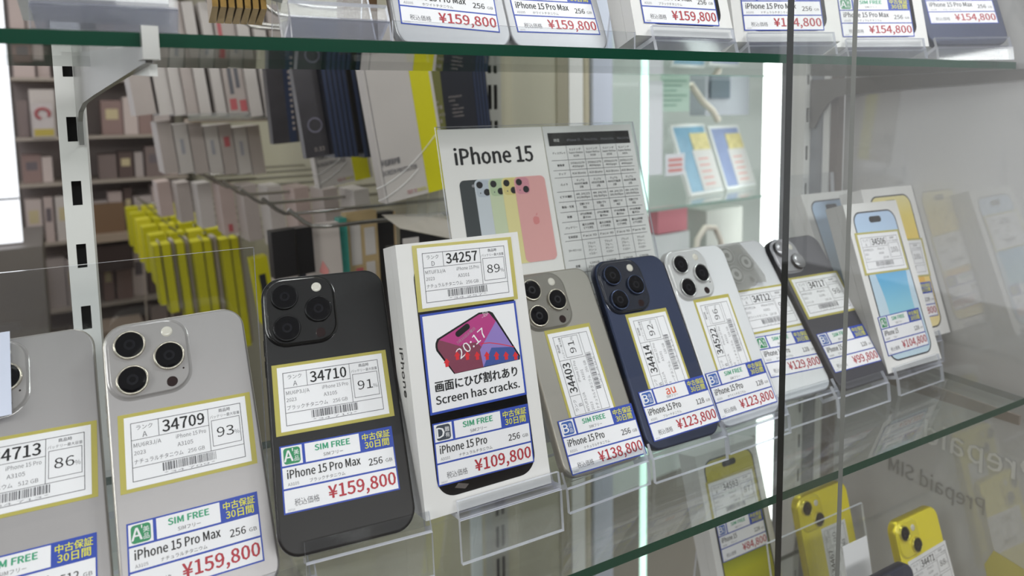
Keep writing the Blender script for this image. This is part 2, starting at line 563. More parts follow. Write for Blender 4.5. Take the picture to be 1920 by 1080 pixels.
def smartphone(label, size, pm, ps, group=None, face='back', covers=False, cat='phone'):
    w, h = DIM[size]
    th = 8.25
    root = empty('smartphone', ps)
    tag(root, label, cat, group)
    r = 12.5 if size in ('max', 'plus') else 11.8
    b = MB()
    cy = h / 2
    rings = []
    for z, ins in ((-th, 1.3), (-th + 0.4, 0.5), (-th + 1.3, 0.0), (-1.5, 0.0), (-0.7, 0.22), (-0.25, 0.65), (-0.05, 1.2)):
        rings.append(rrect(w - 2 * ins, h - 2 * ins, r - ins, 8, 0, cy, z))
    b.loft(rings, pm['band'])
    # side button and antenna line on the visible left edge
    b.box((-w / 2 - 0.35, h * 0.62, -5.4), (-w / 2 + 0.2, h * 0.68, -3.0), pm['band'])
    b.box((-w / 2 - 0.35, h * 0.70, -5.4), (-w / 2 + 0.2, h * 0.76, -3.0), pm['band'])
    b.build('body', root, None, 0.001)
    b = MB()
    b.loft([rrect(w - 1.9, h - 1.9, r - 0.95, 8, 0, cy, -0.2), rrect(w - 2.3, h - 2.3, r - 1.15, 8, 0, cy, -0.02), rrect(w - 3.4, h - 3.4, r - 1.7, 8, 0, cy, 0.05)], pm['back'], False)
    b.build('back_panel', root, None, 0.001)
    x0, y1 = -w / 2, h
    if size in ('max', 'pro'):
        bw, bh, ox, oy, lr = 40.5, 41.0, 2.6, 2.6, 8.3
        spots = [(13.6, 13.8), (13.6, 34.0), (33.2, 23.9)]
        fl, sn = (33.4, 9.2), (33.4, 39.0)
    else:
        bw, bh, ox, oy, lr = 31.5, 31.8, 2.6, 2.6, 7.4
        spots = [(11.2, 11.6), (26.0, 26.2)]
        fl, sn = (26.6, 10.4), None
    b = MB()
    cx, cyb = x0 + ox + bw / 2, y1 - oy - bh / 2
    rr = 11.0 if size in ('max', 'pro') else 10.0
    b.loft([rrect(bw + 3.4, bh + 3.4, rr + 1.7, 8, cx, cyb, 0.05), rrect(bw + 1.4, bh + 1.4, rr + 0.7, 8, cx, cyb, 0.35), rrect(bw + 0.3, bh + 0.3, rr + 0.15, 8, cx, cyb, 1.1),
            rrect(bw, bh, rr, 8, cx, cyb, 1.5), rrect(bw - 0.9, bh - 0.9, rr - 0.45, 8, cx, cyb, 1.75)], pm['bump'], False)
    if sn:
        b.loft([circ(x0 + 40.0, y1 - 32.5, 0.55, 1.76, 10), circ(x0 + 40.0, y1 - 32.5, 0.5, 1.78, 10)], SENSOR, False)
    bump = b.build('camera_bump', root, None, 0.001)
    for (lx, ly) in spots:
        if covers:
            lb = MB()
            lb.loft([circ(0, 0, lr + 0.6, 0), circ(0, 0, lr + 0.5, 2.4), circ(0, 0, lr, 3.0)], LENSG, False, False)
            lb.loft([circ(0, 0, lr, 3.0), circ(0, 0, lr * 0.85, 3.9), circ(0, 0, lr * 0.5, 4.5), circ(0, 0, lr * 0.15, 4.7)], DOME, False, True)
        else:
            lb = lens_mesh(lr, pm['ring'])
        lb.build('lens', bump, local(x0 + lx, y1 - ly, 0, 1.7), 0.001)
    fb = MB()
    fb.loft([circ(0, 0, 3.1, 0, 20), circ(0, 0, 2.9, 0.25, 20), circ(0, 0, 1.6, 0.45, 20)], FLASH, False)
    fb.build('flash', bump, local(x0 + fl[0], y1 - fl[1], 0, 1.72), 0.001)
    if sn:
        sb = MB()
        sb.loft([circ(0, 0, 3.0, 0, 20), circ(0, 0, 2.8, 0.12, 20)], SENSOR, False)
        sb.build('depth_sensor', bump, local(x0 + sn[0], y1 - sn[1], 0, 1.72), 0.001)
    return root


# ------------------------------------------------------------------ boxed phones
BOXW = mat('box_white', (226, 225, 224), 0.5, noise=0.02, nscale=60)
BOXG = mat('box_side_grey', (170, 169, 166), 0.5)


def grad(name, stops, axis='Y', rough=0.4):
    """printed colour ramp along a local axis (0..1 of a 0.16 m box)"""
    if name in MATS:
        return MATS[name]
    m = bpy.data.materials.new(name)
    m.use_nodes = True
    nt = m.node_tree
    b = nt.nodes['Principled BSDF']
    b.inputs['Roughness'].default_value = rough
    tc = nt.nodes.new('ShaderNodeTexCoord')
    sp = nt.nodes.new('ShaderNodeSeparateXYZ')
    nt.links.new(tc.outputs['Object'], sp.inputs[0])
    mr = nt.nodes.new('ShaderNodeMapRange')
    mr.inputs['From Max'].default_value = 0.16
    nt.links.new(sp.outputs[axis], mr.inputs['Value'])
    cr_ = nt.nodes.new('ShaderNodeValToRGB')
    el = cr_.color_ramp.elements
    while len(el) < len(stops):
        el.new(0.5)
    for e, (p, c) in zip(el, stops):
        e.position = p
        e.color = (*srgb(c), 1)
    nt.links.new(mr.outputs[0], cr_.inputs[0])
    nt.links.new(cr_.outputs[0], b.inputs['Base Color'])
    MATS[name] = m
    return m


PICBLACK = mat('picture_black', (16, 16, 20), 0.22, 0, 0.5)
PICEDGE = mat('picture_edge', (60, 62, 68), 0.4)
PICBLUE = grad('picture_blue', [(0.0, (188, 212, 226)), (0.3, (196, 216, 228)), (0.7, (178, 206, 232)), (1.0, (184, 206, 238))])
PICBLUE2 = grad('picture_blue_fold', [(0.0, (196, 222, 230)), (0.3, (150, 206, 222)), (0.55, (92, 172, 220)), (0.75, (110, 176, 226)), (1.0, (160, 196, 236))])
PICYEL = grad('picture_yellow', [(0.0, (240, 226, 176)), (0.5, (238, 200, 70)), (0.8, (236, 214, 110)), (1.0, (226, 220, 178))])
PICYEL2 = grad('picture_yellow_fold', [(0.0, (226, 196, 90)), (0.5, (236, 176, 30)), (0.72, (244, 220, 66)), (1.0, (240, 226, 120))])
PICLIME = grad('picture_lime', [(0.0, (206, 202, 40)), (0.25, (190, 188, 34)), (0.42, (86, 110, 40)), (0.6, (150, 150, 60)), (1.0, (214, 200, 60))])
PICPALE = mat('picture_pale', (206, 220, 232), 0.4)


def phone_box(label, w, h, d, ps, pic=None, fold=None, group=None, picbox=None, side=None, word=True, piccy=None):
    root = empty('phone_box', ps)
    tag(root, label, 'phone box', group)
    b = MB()
    W2 = w * 500
    H, D = h * 1000, d * 1000
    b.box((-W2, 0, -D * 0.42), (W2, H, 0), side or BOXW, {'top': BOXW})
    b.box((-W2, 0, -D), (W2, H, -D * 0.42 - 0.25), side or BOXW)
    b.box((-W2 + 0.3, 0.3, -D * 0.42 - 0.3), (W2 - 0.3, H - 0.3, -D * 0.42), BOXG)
    b.build('carton', root, None, 0.001)
    if word:
        t = MB()
        t.text('iPhone', 0, 0, 8.5, BLACK, 0, align='C', w=30, bold=0.01)
        # printed on the left side, reading upwards turned
        mw = Matrix.Translation((-w / 2 - 0.0002, h * 0.52, -d * 0.55)) @ Matrix(((0, 0, -1, 0), (-1, 0, 0, 0), (0, 1, 0, 0), (0, 0, 0, 1)))
        t.build('side_lettering', root, mw, 0.001)
    if pic:
        pw, ph_ = picbox or (66.0, 140.0)
        p = MB()
        cy = piccy or H / 2
        p.poly([(x, y) for x, y, _ in rrect(pw, ph_, 11.5, 8, 0, cy)], 0.10, PICEDGE if pic is not PICBLACK else PICBLACK)
        if pic is not PICBLACK:
            p.poly([(x, y) for x, y, _ in rrect(pw - 3.0, ph_ - 3.0, 10.2, 8, 0, cy)], 0.16, pic)
            p.poly([(x, y) for x, y, _ in rrect(pw * 0.28, 6.2, 3.0, 6, 0, cy + ph_ / 2 - 8.6)], 0.30, PICBLACK)
            if fold:
                y0, y1 = cy - ph_ / 2 + 3, cy + ph_ / 2 - 20
                q = []
                for k in range(13):
                    a = k / 12
                    q.append((-pw * 0.36 + pw * 0.10 * math.sin(a * 3.0), y0 + 6 + (y1 - y0) * 0.62 * a))
                top = [(pw * 0.40 * math.cos(math.pi * (1 - k / 10)) * 0.9 + 0.0, y0 + 6 + (y1 - y0) * 0.62 + 16 * math.sin(math.pi * k / 10)) for k in range(1, 10)]
                rgt = [(pw * 0.40 - pw * 0.06 * math.sin(k / 12 * 3.0), y1 - (y1 - y0) * 0.30 - (y1 - y0) * 0.62 * k / 12) for k in range(13)]
                p.poly(q + top + rgt, 0.22, fold)
                line = [(pw * (-0.30 + 0.5 * k / 10), y1 - 4 - 34 * (k / 10) ** 2) for k in range(11)]
                p.add([(x, y, 0.26) for x, y in line] + [(x + 0.5, y + 0.5, 0.26) for x, y in line], [(i, i + 1, i + 12, i + 11) for i in range(10)], PICEDGE)
        else:
            p.poly([(x, y) for x, y, _ in rrect(pw - 2.4, ph_ - 2.4, 10.4, 8, 0, cy)], 0.16, mat('picture_black_inner', (8, 8, 11), 0.18, 0, 0.5))
            p.poly([(-pw * 0.34, cy - ph_ * 0.47), (-pw * 0.24, cy - ph_ * 0.485), (-pw * 0.20, cy - ph_ * 0.47), (-pw * 0.30, cy - ph_ * 0.455)], 0.2, mat('picture_glint', (86, 80, 78), 0.4))
        p.build('printed_picture', root, None, 0.001)
    return root


# ------------------------------------------------------------------ acrylic stands
def phone_stand(label, x, y, zf, tilt, z0=0.0, w=0.070, lip=0.009, back=0.075, group='clear acrylic phone stands', gap=0.0105, deep=0.0, yaw=0.0):
    """bent clear sheet: lip, ledge under the phone, back rest and rear leg, with a front leg down to the shelf"""
    ct, st = math.cos(tilt), math.sin(tilt)
    V = Vector((st, ct))                    # up the phone (y, z)
    N = Vector((-ct, st))                   # out of the face
    F = Vector((0.0, zf))
    t = 0.0031
    A = F + N * 0.0034 - V * 0.0022
    Bk = F - N * (gap + 0.0026) - V * 0.0022
    top = Bk + V * back
    b = MB()
    rear = Vector((top.x + 0.012 + deep, z0 + 0.0018))
    b.strip([tuple(A + V * lip), tuple(A), tuple(Bk), tuple(top), tuple(rear)], t, -w / 2, w / 2, ACR, ACRE, {1: ACRL})
    b.strip([tuple(A - V * 0.0016 + N * 0.0006), (A.x - 0.0035, z0 + 0.0004)], t, -w / 2, w / 2, ACR, ACRE)
    o = b.build('phone_stand', None, Matrix.Translation((x, y, 0)) @ Matrix.Rotation(yaw, 4, 'Z'))
    return tag(o, label, 'phone stand', group)


R90 = math.pi / 2

# ================================================================== SETTING
def slab(name, a, b, mt, mats=None):
    q = MB()
    q.box(a, b, mt, mats)
    return q.build(name)


FLOORM = mat('store_floor', (120, 112, 104), 0.5, noise=0.12, nscale=3)
struct(slab('floor', (-5, -4, -1.16), (5, 6.5, -1.1), FLOORM))
struct(slab('wall_front_blocker', (-5, -2.7, -1.1), (3.12, -2.6, 2.2), mat('blocker_wall', (58, 55, 54), 0.7, noise=0.3, nscale=2)))  # unseen wall added to dim door reflections, right end cut to leave a veil
struct(slab('wall_back', (-5, 5.6, -1.1), (5, 5.7, 2.2), mat('far_wall', (120, 112, 108), 0.8)))
ENDW = mat('end_panel_sheet', (200, 200, 199), 0.04, 0, 0.5, noise=0.05, nscale=5, stretch=(1, 0.6, 6))
ENDW.node_tree.nodes['Principled BSDF'].inputs['IOR'].default_value = 2.3
struct(slab('wall_right', (0.741, -0.165, -0.75), (0.747, 0.088, 1.0), ENDW))
tb = MB()
tb.box((0.729, 0.088, -0.75), (0.740, 0.098, 1.0), BROWN)
tb.box((0.726, 0.0985, -0.75), (0.740, 0.106, 1.0), POST)
tb.box((0.724, 0.1065, -0.75), (0.740, 0.122, 1.0), ALU)
tb.box((0.729, 0.1225, -0.75), (0.740, 0.136, 1.0), BROWN)
struct(tb.build('trim_1'))
struct(slab('trim_2', (0.7085, 0.144, -0.75), (0.740, 0.1545, 1.0), ALU))

# lettering laid mirror-reversed on the end panel
LWHITE = mat('pale_lettering', (226, 226, 224), 0.1)
LGREY = mat('grey_lettering', (164, 163, 160), 0.1)
WALLX = 0.741
lroot = empty('panel_lettering', Matrix.Translation((WALLX - 0.0006, -0.128, -0.112)) @ Matrix(((0, 0, -1, 0), (-1, 0, 0, 0), (0, 1, 0, 0), (0, 0, 0, 1))))
tag(lroot, 'mirrored Prepaid SIM lettering on the grey end panel below the middle shelf', 'lettering')
for nm, t_, x, y, h_, w_, m_, bo in (('large_line', 'Prepaid', -6, 6, 34, 110, LWHITE, 0.012), ('small_line', 'Prepaid SIM', 40, -46, 24, 104, LGREY, 0.005)):
    lt = MB()
    lt.text(t_, -x, y, h_, m_, 0, w=w_, bold=bo, mirror=True)
    lt.build(nm, lroot, None, 0.001)
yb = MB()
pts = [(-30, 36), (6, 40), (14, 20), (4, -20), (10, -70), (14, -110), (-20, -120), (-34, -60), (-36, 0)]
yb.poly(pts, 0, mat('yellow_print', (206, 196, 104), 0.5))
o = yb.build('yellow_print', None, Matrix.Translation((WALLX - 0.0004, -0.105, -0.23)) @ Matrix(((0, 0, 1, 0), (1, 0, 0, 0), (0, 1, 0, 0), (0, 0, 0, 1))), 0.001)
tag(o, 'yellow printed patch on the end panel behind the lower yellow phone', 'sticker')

# ------------------------------------------------------------------ glass shelves
def glass_shelf(label, x0, x1, y0, y1, z0, z1, edge):
    b = MB()
    b.box((x0, y0, z0), (x1, y1, z1), GLASS, {'front': edge, 'back': edge, 'left': edge, 'right': PEDGE2})
    return tag(b.build('glass_shelf'), label, 'glass shelf')


glass_shelf('upper clear glass shelf with dark green edge near the top of the photo', -0.75, 0.730, -0.10, 0.05, 0.2985, 0.305, GEDGE)
glass_shelf('middle glass shelf carrying the main row of tagged phones', -0.75, 0.689, -0.1425, 0.115, -0.0062, 0.0, GEDGE)
glass_shelf('lower glass shelf under the yellow phones', -0.75, 0.728, -0.1425, 0.115, -0.3122, -0.306, GEDGE)


# ------------------------------------------------------------------ sliding glass doors
def glass_door(label, x0, x1, y0, y1, em):
    b = MB()
    b.box((x0, y0, -0.7), (x1, y1, 0.95), PANE, {'left': em, 'right': em, 'top': em, 'bottom': em})
    return tag(b.build('sliding_glass_door'), label, 'glass door')


glass_door('sliding glass door on the left, ending in a thin pale vertical edge', -1.1, 0.3925, -0.1755, -0.1722, PEDGE2)
glass_door('sliding glass door on the right, starting at a dark green vertical edge', 0.357, 0.730, -0.1575, -0.1525, PEDGE)


# ------------------------------------------------------------------ slotted posts
def slotted_post(label, x0, x1, y, z0, z1, pitch, sl, sw, zs, mt, dbl=False, name='slotted_post', frame=None):
    b = MB()
    n0 = int((z0 - zs) / pitch) - 1
    zz = [zs + pitch * k for k in range(n0, n0 + 90) if z0 + sl < zs + pitch * k < z1 - sl]
    xm = (x0 + x1) / 2
    cols = [xm] if not dbl else [xm - (x1 - x0) * 0.17, xm + (x1 - x0) * 0.17]
    xs = [x0]
    for c in cols:
        xs += [c - sw / 2, c + sw / 2]
    xs.append(x1)
    # front wall with real slot openings
    for i in range(0, len(xs) - 1, 2):
        b.box((xs[i], y, z0), (xs[i + 1], y + 0.0016, z1), mt)
    for i in range(1, len(xs) - 1, 2):
        lo = z0
        for zc in zz + [None]:
            hi = zc - sl / 2 if zc is not None else z1
            b.box((xs[i], y, lo), (xs[i + 1], y + 0.0016, hi), mt)
            if zc is not None:
                lo = zc + sl / 2
    b.box((x0, y + 0.0018, z0), (x0 + 0.0015, y + 0.02, z1), mt)
    b.box((x1 - 0.0015, y + 0.0018, z0), (x1, y + 0.02, z1), mt)
    b.box((x0 + 0.0016, y + 0.017, z0), (x1 - 0.0016, y + 0.0195, z1), SLOT)
    o = b.build(name, None, frame)
    return tag(o, label, 'post')


slotted_post('white slotted steel post behind the shelves at the left', -0.0575, -0.0405, 0.13, -0.7, 0.95, 0.0465, 0.0178, 0.0062, 0.2118, POST)
slotted_post('white slotted steel post at the right beside the end panel', 0.7125, 0.7235, 0.122, -0.7, 0.95, 0.0465, 0.0178, 0.0042, 0.2083, POST)


# ------------------------------------------------------------------ shelf brackets
def shelf_bracket(label, prof, t, mt, mw, flange=True, clip=True, fl=0.009):
    """prof: outline in (y, z) of the side plate; a top flange and a front clip are parts"""
    root = empty('shelf_bracket', mw)
    tag(root, label, 'shelf bracket')
    b = MB()
    n = len(prof)
    vs = [(x, y, z) for x in (-t / 2, t / 2) for y, z in prof]
    b.add(vs, [tuple(range(n)), tuple(range(2 * n - 1, n - 1, -1))], mt)
    b.add(vs, [(i, (i + 1) % n, n + (i + 1) % n, n + i) for i in range(n)], mt)
    b.build('side_plate', root)
    y0, z0 = prof[0]
    y1, z1 = prof[1]
    if flange:
        f = MB()
        for dz, hz, wx in ((-0.0006, 0.0052, 0.0050), (-0.0078, 0.0056, 0.0034)):
            xa, xb = t / 2, t / 2 + wx
            q0, q1 = (y0 - 0.001, z0 + dz), (y1 + 0.007, z1 + dz)
            vs = [(x, y, z - h_) for x in (xa, xb) for y, z in (q0, q1) for h_ in (0, hz)]
            f.add(vs, [(0, 2, 3, 1), (4, 5, 7, 6), (0, 4, 6, 2), (1, 3, 7, 5), (0, 1, 5, 4), (2, 6, 7, 3)], POST)
        f.build('top_flange', root)
    if clip:
        c = MB()
        c.box((-0.0035, y1 - 0.006, z1 - 0.0065), (0.0035, y1 - 0.0025, z1 + 0.0085), STEEL)
        c.box((-0.0035, y1 - 0.0025, z1 - 0.0065), (0.0035, y1 + 0.006, z1 - 0.0015), STEEL)
        c.build('front_clip', root)
    return root


# left bracket: slightly skewed towards the aisle like the real one
yaw = math.atan2(0.046, 0.228)
mwL = Matrix.Translation((-0.044, 0.128, 0)) @ Matrix.Rotation(yaw, 4, 'Z')
profL = [(0.0, 0.3130), (-0.232, 0.2992), (-0.232, 0.2915), (-0.2156, 0.2905), (-0.137, 0.2847), (-0.08, 0.2805), (-0.035, 0.2765), (-0.012, 0.2705), (-0.006, 0.2640), (-0.005, 0.2470), (0.001, 0.2470)]
shelf_bracket('tapered grey steel bracket under the upper shelf at the left post', profL, 0.003, STEEL, mwL)
cv = [(0.0, 0.2980), (-0.245, 0.2980), (-0.245, 0.2885), (-0.10, 0.2825), (-0.045, 0.2785), (-0.035, 0.2755), (-0.024, 0.268), (-0.016, 0.258), (-0.010, 0.246), (-0.006, 0.2385), (0.0, 0.2385)]
shelf_bracket('curved grey bracket under the upper shelf against the end panel', cv, 0.003, STEEL2, Matrix.Translation((0.7225, 0.121, 0)), flange=False, clip=False)
cv2 = [(y, z - 0.330) for y, z in cv]
shelf_bracket('brownish bracket under the middle shelf at the right end', cv2, 0.003, mat('brown_bracket', (146, 136, 126), 0.5, 0.1), Matrix.Translation((0.7225, 0.121, 0)), flange=False, clip=False)

# ================================================================== MIDDLE SHELF PHONES
P = dict(
    n13=(-0.0665, -0.0829, 0.0158, 0.6585, 0.0789, 0.003), n09=(0.0127, -0.0874, 0.0107, 0.5556, 0.059, 0.005),
    n10=(0.0863, -0.0947, 0.0277, 0.5642, -0.0822, -0.0093), n57=(0.1722, -0.0973, 0.0292, 0.2575, -0.0094, 0.0022),
    n03=(0.27, -0.0831, 0.0175, 0.5576, 0.039, -0.0172), n14=(0.3416, -0.0836, 0.0187, 0.5424, 0.0, -0.0102),
    n22=(0.4156, -0.0783, 0.0168, 0.5036, 0.0277, -0.0007), n12=(0.4854, -0.0725, 0.02, 0.626, 0.0053, -0.0084),
    n17=(0.5555, -0.0795, 0.0178, 0.6225, 0.0093, 0.0014), n06=(0.6315, -0.0766, 0.0191, 0.345, 0.0225, -0.021),
    nye=(0.6965, -0.0465, 0.0258, 0.315, -0.0103, -0.0059), nbk=(0.672, -0.0075, 0.0229, 0.4166, 0.008, -0.0023))

NT, BT, WT, BLT = 'ナチュラルチタニウム', 'ブラックチタニウム', 'ホワイトチタニウム', 'ブルーチタニウム'
ph = smartphone('pale grey phone with label 34713, cut off by the left edge', 'max', NATURAL, pose(*P['n13']))
inventory_label(ph, 0.8, 83.5, -0.05, 0.12, '34713', 'A', '86', 'MU7E3J/A', 'iPhone 15 Pro', '512 GB', NT)
price_tag(ph, -1.0, 27.5, -0.05, 0.12, 'A', 'iPhone 15 Pro Max', '512', '174,800', NT, code='34713')
fb = MB()
fb.box((-17.5, -24, 0), (12.5, 24, 0.25), mat('white_foam_sheet', (214, 220, 240), 0.5))
for sx, sy in ((-3, 15), (-3, -17)):
    fb.loft([circ(sx, sy, 7.5, 0.27), circ(sx, sy, 6.6, 0.27)], mat('foam_ring', (186, 192, 214), 0.5), False, False)
fb.build('protective_film', ph, local(-14.5, 138, 0, 4.6), 0.001)

ph = smartphone('grey titanium phone with label 34709 and a bare triple camera', 'max', NATURAL, pose(*P['n09']))
inventory_label(ph, 0.3, 86.5, -0.035, 0.12, '34709', 'A', '93', 'MU6R3J/A', 'iPhone 15 Pro', '256 GB', NT)
price_tag(ph, -1.6, 33.2, -0.035, 0.12, 'A', 'iPhone 15 Pro Max', '256', '159,800', NT, code='34709')

ph = smartphone('black phone with label 34710 on an acrylic stand', 'max', BLACKT, pose(*P['n10']))
inventory_label(ph, -0.8, 84.3, 0.0, 0.12, '34710', 'A', '91', 'MU6P3J/A', 'iPhone 15 Pro', '256 GB', BT)
price_tag(ph, -1.6, 40.2, 0.0, 0.12, 'A', 'iPhone 15 Pro Max', '256', '159,800', BT, code='34710')

bx = phone_box('white phone box with label 34257 and a Screen has cracks notice', 0.085, 0.162, 0.027, pose(*P['n57']), PICBLACK, picbox=(66.5, 141), piccy=80)
inventory_label(bx, 2.0, 139.3, -0.02, 0.3, '34257', 'D', '89', 'MTUF3J/A', 'iPhone 15 Pro', '256 GB', NT, an='A3101')
price_tag(bx, 0.0, 34.2, -0.02, 0.3, 'D', 'iPhone 15 Pro', '256', '109,800', NT, an='A3101', code='34257')
# notice about the cracked screen
nb = MB()
nb.box((-33, -30, 0), (33, 30, 0.15), BLUE)
nb.quad(-31.6, -28.6, 31.6, 28.6, 0.2, WHITE)
PH1 = mat('print_magenta', (176, 44, 124), 0.45)
PH2 = mat('print_plum', (122, 48, 74), 0.45)
PH3 = mat('print_violet', (140, 118, 190), 0.45)
PH4 = mat('print_blue', (52, 76, 148), 0.45)
nb.poly([(-15, -8.6), (-24.9, 7.0), (-25.2, 9.2), (-24.9, 11.6), (-23.6, 14.0), (6.0, 25.9), (13.5, 25.9), (15.8, 24.6), (31.4, -5.0), (31.0, -7.6)], 0.24, PICBLACK)
nb.poly([(-14.4, -8.4), (-23.6, 7.4), (-23.9, 9.2), (-23.6, 11.2), (-22.4, 13.2), (-8, 19.0), (-4, 8), (4, -7.9)], 0.28, PH2)
nb.poly([(-22.4, 13.2), (6.2, 24.8), (13.0, 24.8), (17.2, 19.0), (6, 4), (-6, 6)], 0.285, PH1)
nb.poly([(-8, 8), (2, 8), (7, 3), (6, -7.8), (-14.4, -8.4), (-14, 0)], 0.288, PH2)
nb.poly([(17.2, 19.0), (27, 1.2), (14, 0.0), (5, -7.8), (4, 3)], 0.29, PH3)
nb.poly([(27, 1.2), (30.4, -5.2), (30, -7.5), (5, -7.8), (12, 3)], 0.295, PH4)
c, s = math.cos(0.49), math.sin(0.49)
nb.poly([(-6.2 + x * c - y * s, 16.7 + x * s + y * c) for x, y, _ in rrect(11.0, 3.8, 1.8, 4)], 0.31, PICBLACK)
nb.text('7月16日火曜日', -10.5, 8.6, 2.3, FAINT, 0.31, w=15, rot=0.52)
nb.text('20:17', -9.6, -0.6, 8.6, WHITE, 0.32, w=23, rot=0.54)
nb.text('..ıl', 8.0, 22.4, 3.0, WHITE, 0.32, rot=0.4)
for k in range(8):
    x0, y0 = (-19.0, -3.6) if k == 0 else (-11.7 + 6.65 * (k - 1), -0.6 - 1.1 * (k - 1))
    nb.poly([(x0 - 1.1, y0), (x0 + 1.1, y0), (x0 + 1.1, y0 + 2.4), (x0 + 2.1, y0 + 2.4), (x0, y0 + 5.2), (x0 - 2.1, y0 + 2.4), (x0 - 1.1, y0 + 2.4)], 0.34 + 0.002 * k, SCARLET)
ln = [(5, 6.4), (11, 6.0), (17, 4.4), (23, 2.4), (28, 0.6)]
nb.add([(x, y, 0.33) for x, y in ln] + [(x, y + 0.5, 0.33) for x, y in ln], [(i, i + 1, i + 6, i + 5) for i in range(4)], SCARLET)
nb.text('画面にひび割れあり', 0, -16.8, 7.0, BLACK, 0.25, w=56, align='C', bold=0.035)
nb.text('Screen has cracks.', 0, -24.6, 6.6, BLACK, 0.25, w=57, align='C', bold=0.03)
nb.build('crack_notice', bx, local(0.6, 87.6, -0.01, 0.3), 0.001)

ph = smartphone('warm grey phone with sideways label 34403 right of the cracked-screen box', 'pro', NATSHADE, pose(*P['n03']))
inventory_label(ph, 0.8, 67.0, R90, 0.12, '34403', 'B', '91', 'MTUF3J/A', 'iPhone 15 Pro', '256 GB', NT, an='A3101')
price_tag(ph, 2.4, 19.8, -0.012, 0.6, 'B', 'iPhone 15 Pro', '256', '138,800', NT, an='A3101', code='34403')
ph = smartphone('navy blue phone with sideways label 34414', 'pro', BLUET, pose(*P['n14']))
inventory_label(ph, 1.0, 66.3, R90, 0.12, '34414', 'B', '92', 'MTUG3J/A', 'iPhone 15 Pro', '128 GB', BLT, an='A3101')
price_tag(ph, 2.8, 25.0, 0.02, 0.6, 'B', 'iPhone 15 Pro', '128', '123,800', BLT, an='A3101', code='34414', net='au')
ph = smartphone('white phone with sideways label 34522 beside the navy phone', 'pro', WHITET, pose(*P['n22']))
inventory_label(ph, 0.6, 67.4, R90 - 0.02, 0.12, '34522', 'B', '96', 'MTU43J/A', 'iPhone 15 Pro', '128 GB', WT, an='A3101')
price_tag(ph, -1.0, 25.2, 0.0, 0.6, 'B', 'iPhone 15 Pro', '128', '123,800', WT, an='A3101', code='34522')
ph = smartphone('white phone with label 34712 and grey film over its camera', 'pro', WHITET, pose(*P['n12']))
inventory_label(ph, 2.0, 79.0, -0.015, 0.12, '34712', 'A', '97', 'MTU93J/A', 'iPhone 15 Pro', '128 GB', WT, an='A3101')
price_tag(ph, 2.6, 37.4, -0.04, 0.12, 'A', 'iPhone 15 Pro', '128', '129,800', WT, an='A3101', code='34712')
fb = MB()
fb.poly([(-24, 20), (12, 21), (19, 4), (24, -14), (22, -21), (10, -19), (-4, -25), (-24, -24)], 0, FILM)
for q in ((-10, 10), (-9, -9), (9, 1)):
    fb.loft([circ(*q, 8.6, 0.1), circ(*q, 7.6, 0.15)], mat('film_ring', (150, 150, 148), 0.4), False, False)
    fb.loft([circ(*q, 5.6, 0.12), circ(*q, 2.6, 0.15)], mat('film_ring_inner', (164, 164, 162), 0.4), False, False)
fb.build('protective_film', ph, local(-11, 123, 0, 4.3), 0.001)
ph = smartphone('dark grey phone with label 34717 and grey domed camera covers', 'std', BLACKS, pose(*P['n17']), covers=True)
inventory_label(ph, 3.6, 86.3, -0.02, 0.12, '34717', 'B', '98', 'MTML3J/A', 'iPhone 15', '128 GB', 'ブラック', an='A3089')
price_tag(ph, 1.4, 33.8, -0.015, 0.12, 'B', 'iPhone 15', '128', '99,800', 'ブラック', an='A3089', code='34717')
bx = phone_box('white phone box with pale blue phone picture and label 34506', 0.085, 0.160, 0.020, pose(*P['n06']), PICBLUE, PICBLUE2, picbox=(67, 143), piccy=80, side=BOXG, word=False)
inventory_label(bx, -3.0, 110.2, -0.02, 0.4, '34506', 'A', '100', 'MTMM3J/A', 'iPhone 15', '128 GB', 'ブルー', an='A3089')
price_tag(bx, -4.0, 33.2, 0.012, 0.4, 'A', 'iPhone 15', '128', '104,800', 'ブルー', an='A3089', code='34506')
bx = phone_box('white phone box with yellow phone picture against the end panel', 0.085, 0.160, 0.027, pose(*P['nye']), PICYEL, PICYEL2, picbox=(67, 143), piccy=80, word=False)
inventory_label(bx, 0.5, 83.0, -0.05, 0.4, '34507', 'A', '100', 'MTMN3J/A', 'iPhone 15', '128 GB', 'イエロー', an='A3089')
price_tag(bx, -2.6, 38.5, -0.03, 0.4, 'A', 'iPhone 15', '128', '104,800', 'イエロー', an='A3089', code='34507')
phone_box('white phone box half hidden behind the boxes with blue and yellow pictures', 0.085, 0.160, 0.022, pose(*P['nbk']), PICBLUE, None, picbox=(67, 143), piccy=80, word=False)

for key, dx, lab in (('n13', 0.012, 'acrylic stand under the leftmost cut-off grey phone'), ('n09', 0.020, 'acrylic stand under the grey phone labelled 34709'),
                     ('n10', 0.0100, 'acrylic stand under the black phone labelled 34710'), ('n57', 0.0115, 'acrylic stand holding the box with the crack notice'),
                     ('n03', -0.004, 'acrylic stand under the warm grey phone labelled 34403'), ('n14', -0.002, 'acrylic stand under the navy phone'),
                     ('n22', 0.0, 'acrylic stand under the white phone labelled 34522'), ('n12', -0.002, 'acrylic stand under the white phone labelled 34712'),
                     ('n17', -0.013, 'acrylic stand under the dark phone labelled 34717')):
    x, y, z, t, yw, rl = P[key]
    zz = max(z, 0.0165)
    if key in ('n10', 'n57'):
        zz = z
    phone_stand(lab, x + dx * math.cos(yw), y + dx * math.sin(yw), zz if key not in ('n13', 'n09') else z, t, gap=0.0275 if key == 'n57' else 0.0095, yaw=yw)
phone_stand('acrylic stand under the box with the blue picture', 0.630, -0.0766, 0.0175, 0.345, gap=0.021, yaw=0.0225)
phone_stand('acrylic stand under the box with the yellow picture', 0.686, -0.0465, 0.0243, 0.315, gap=0.0275, w=0.06, back=0.035)
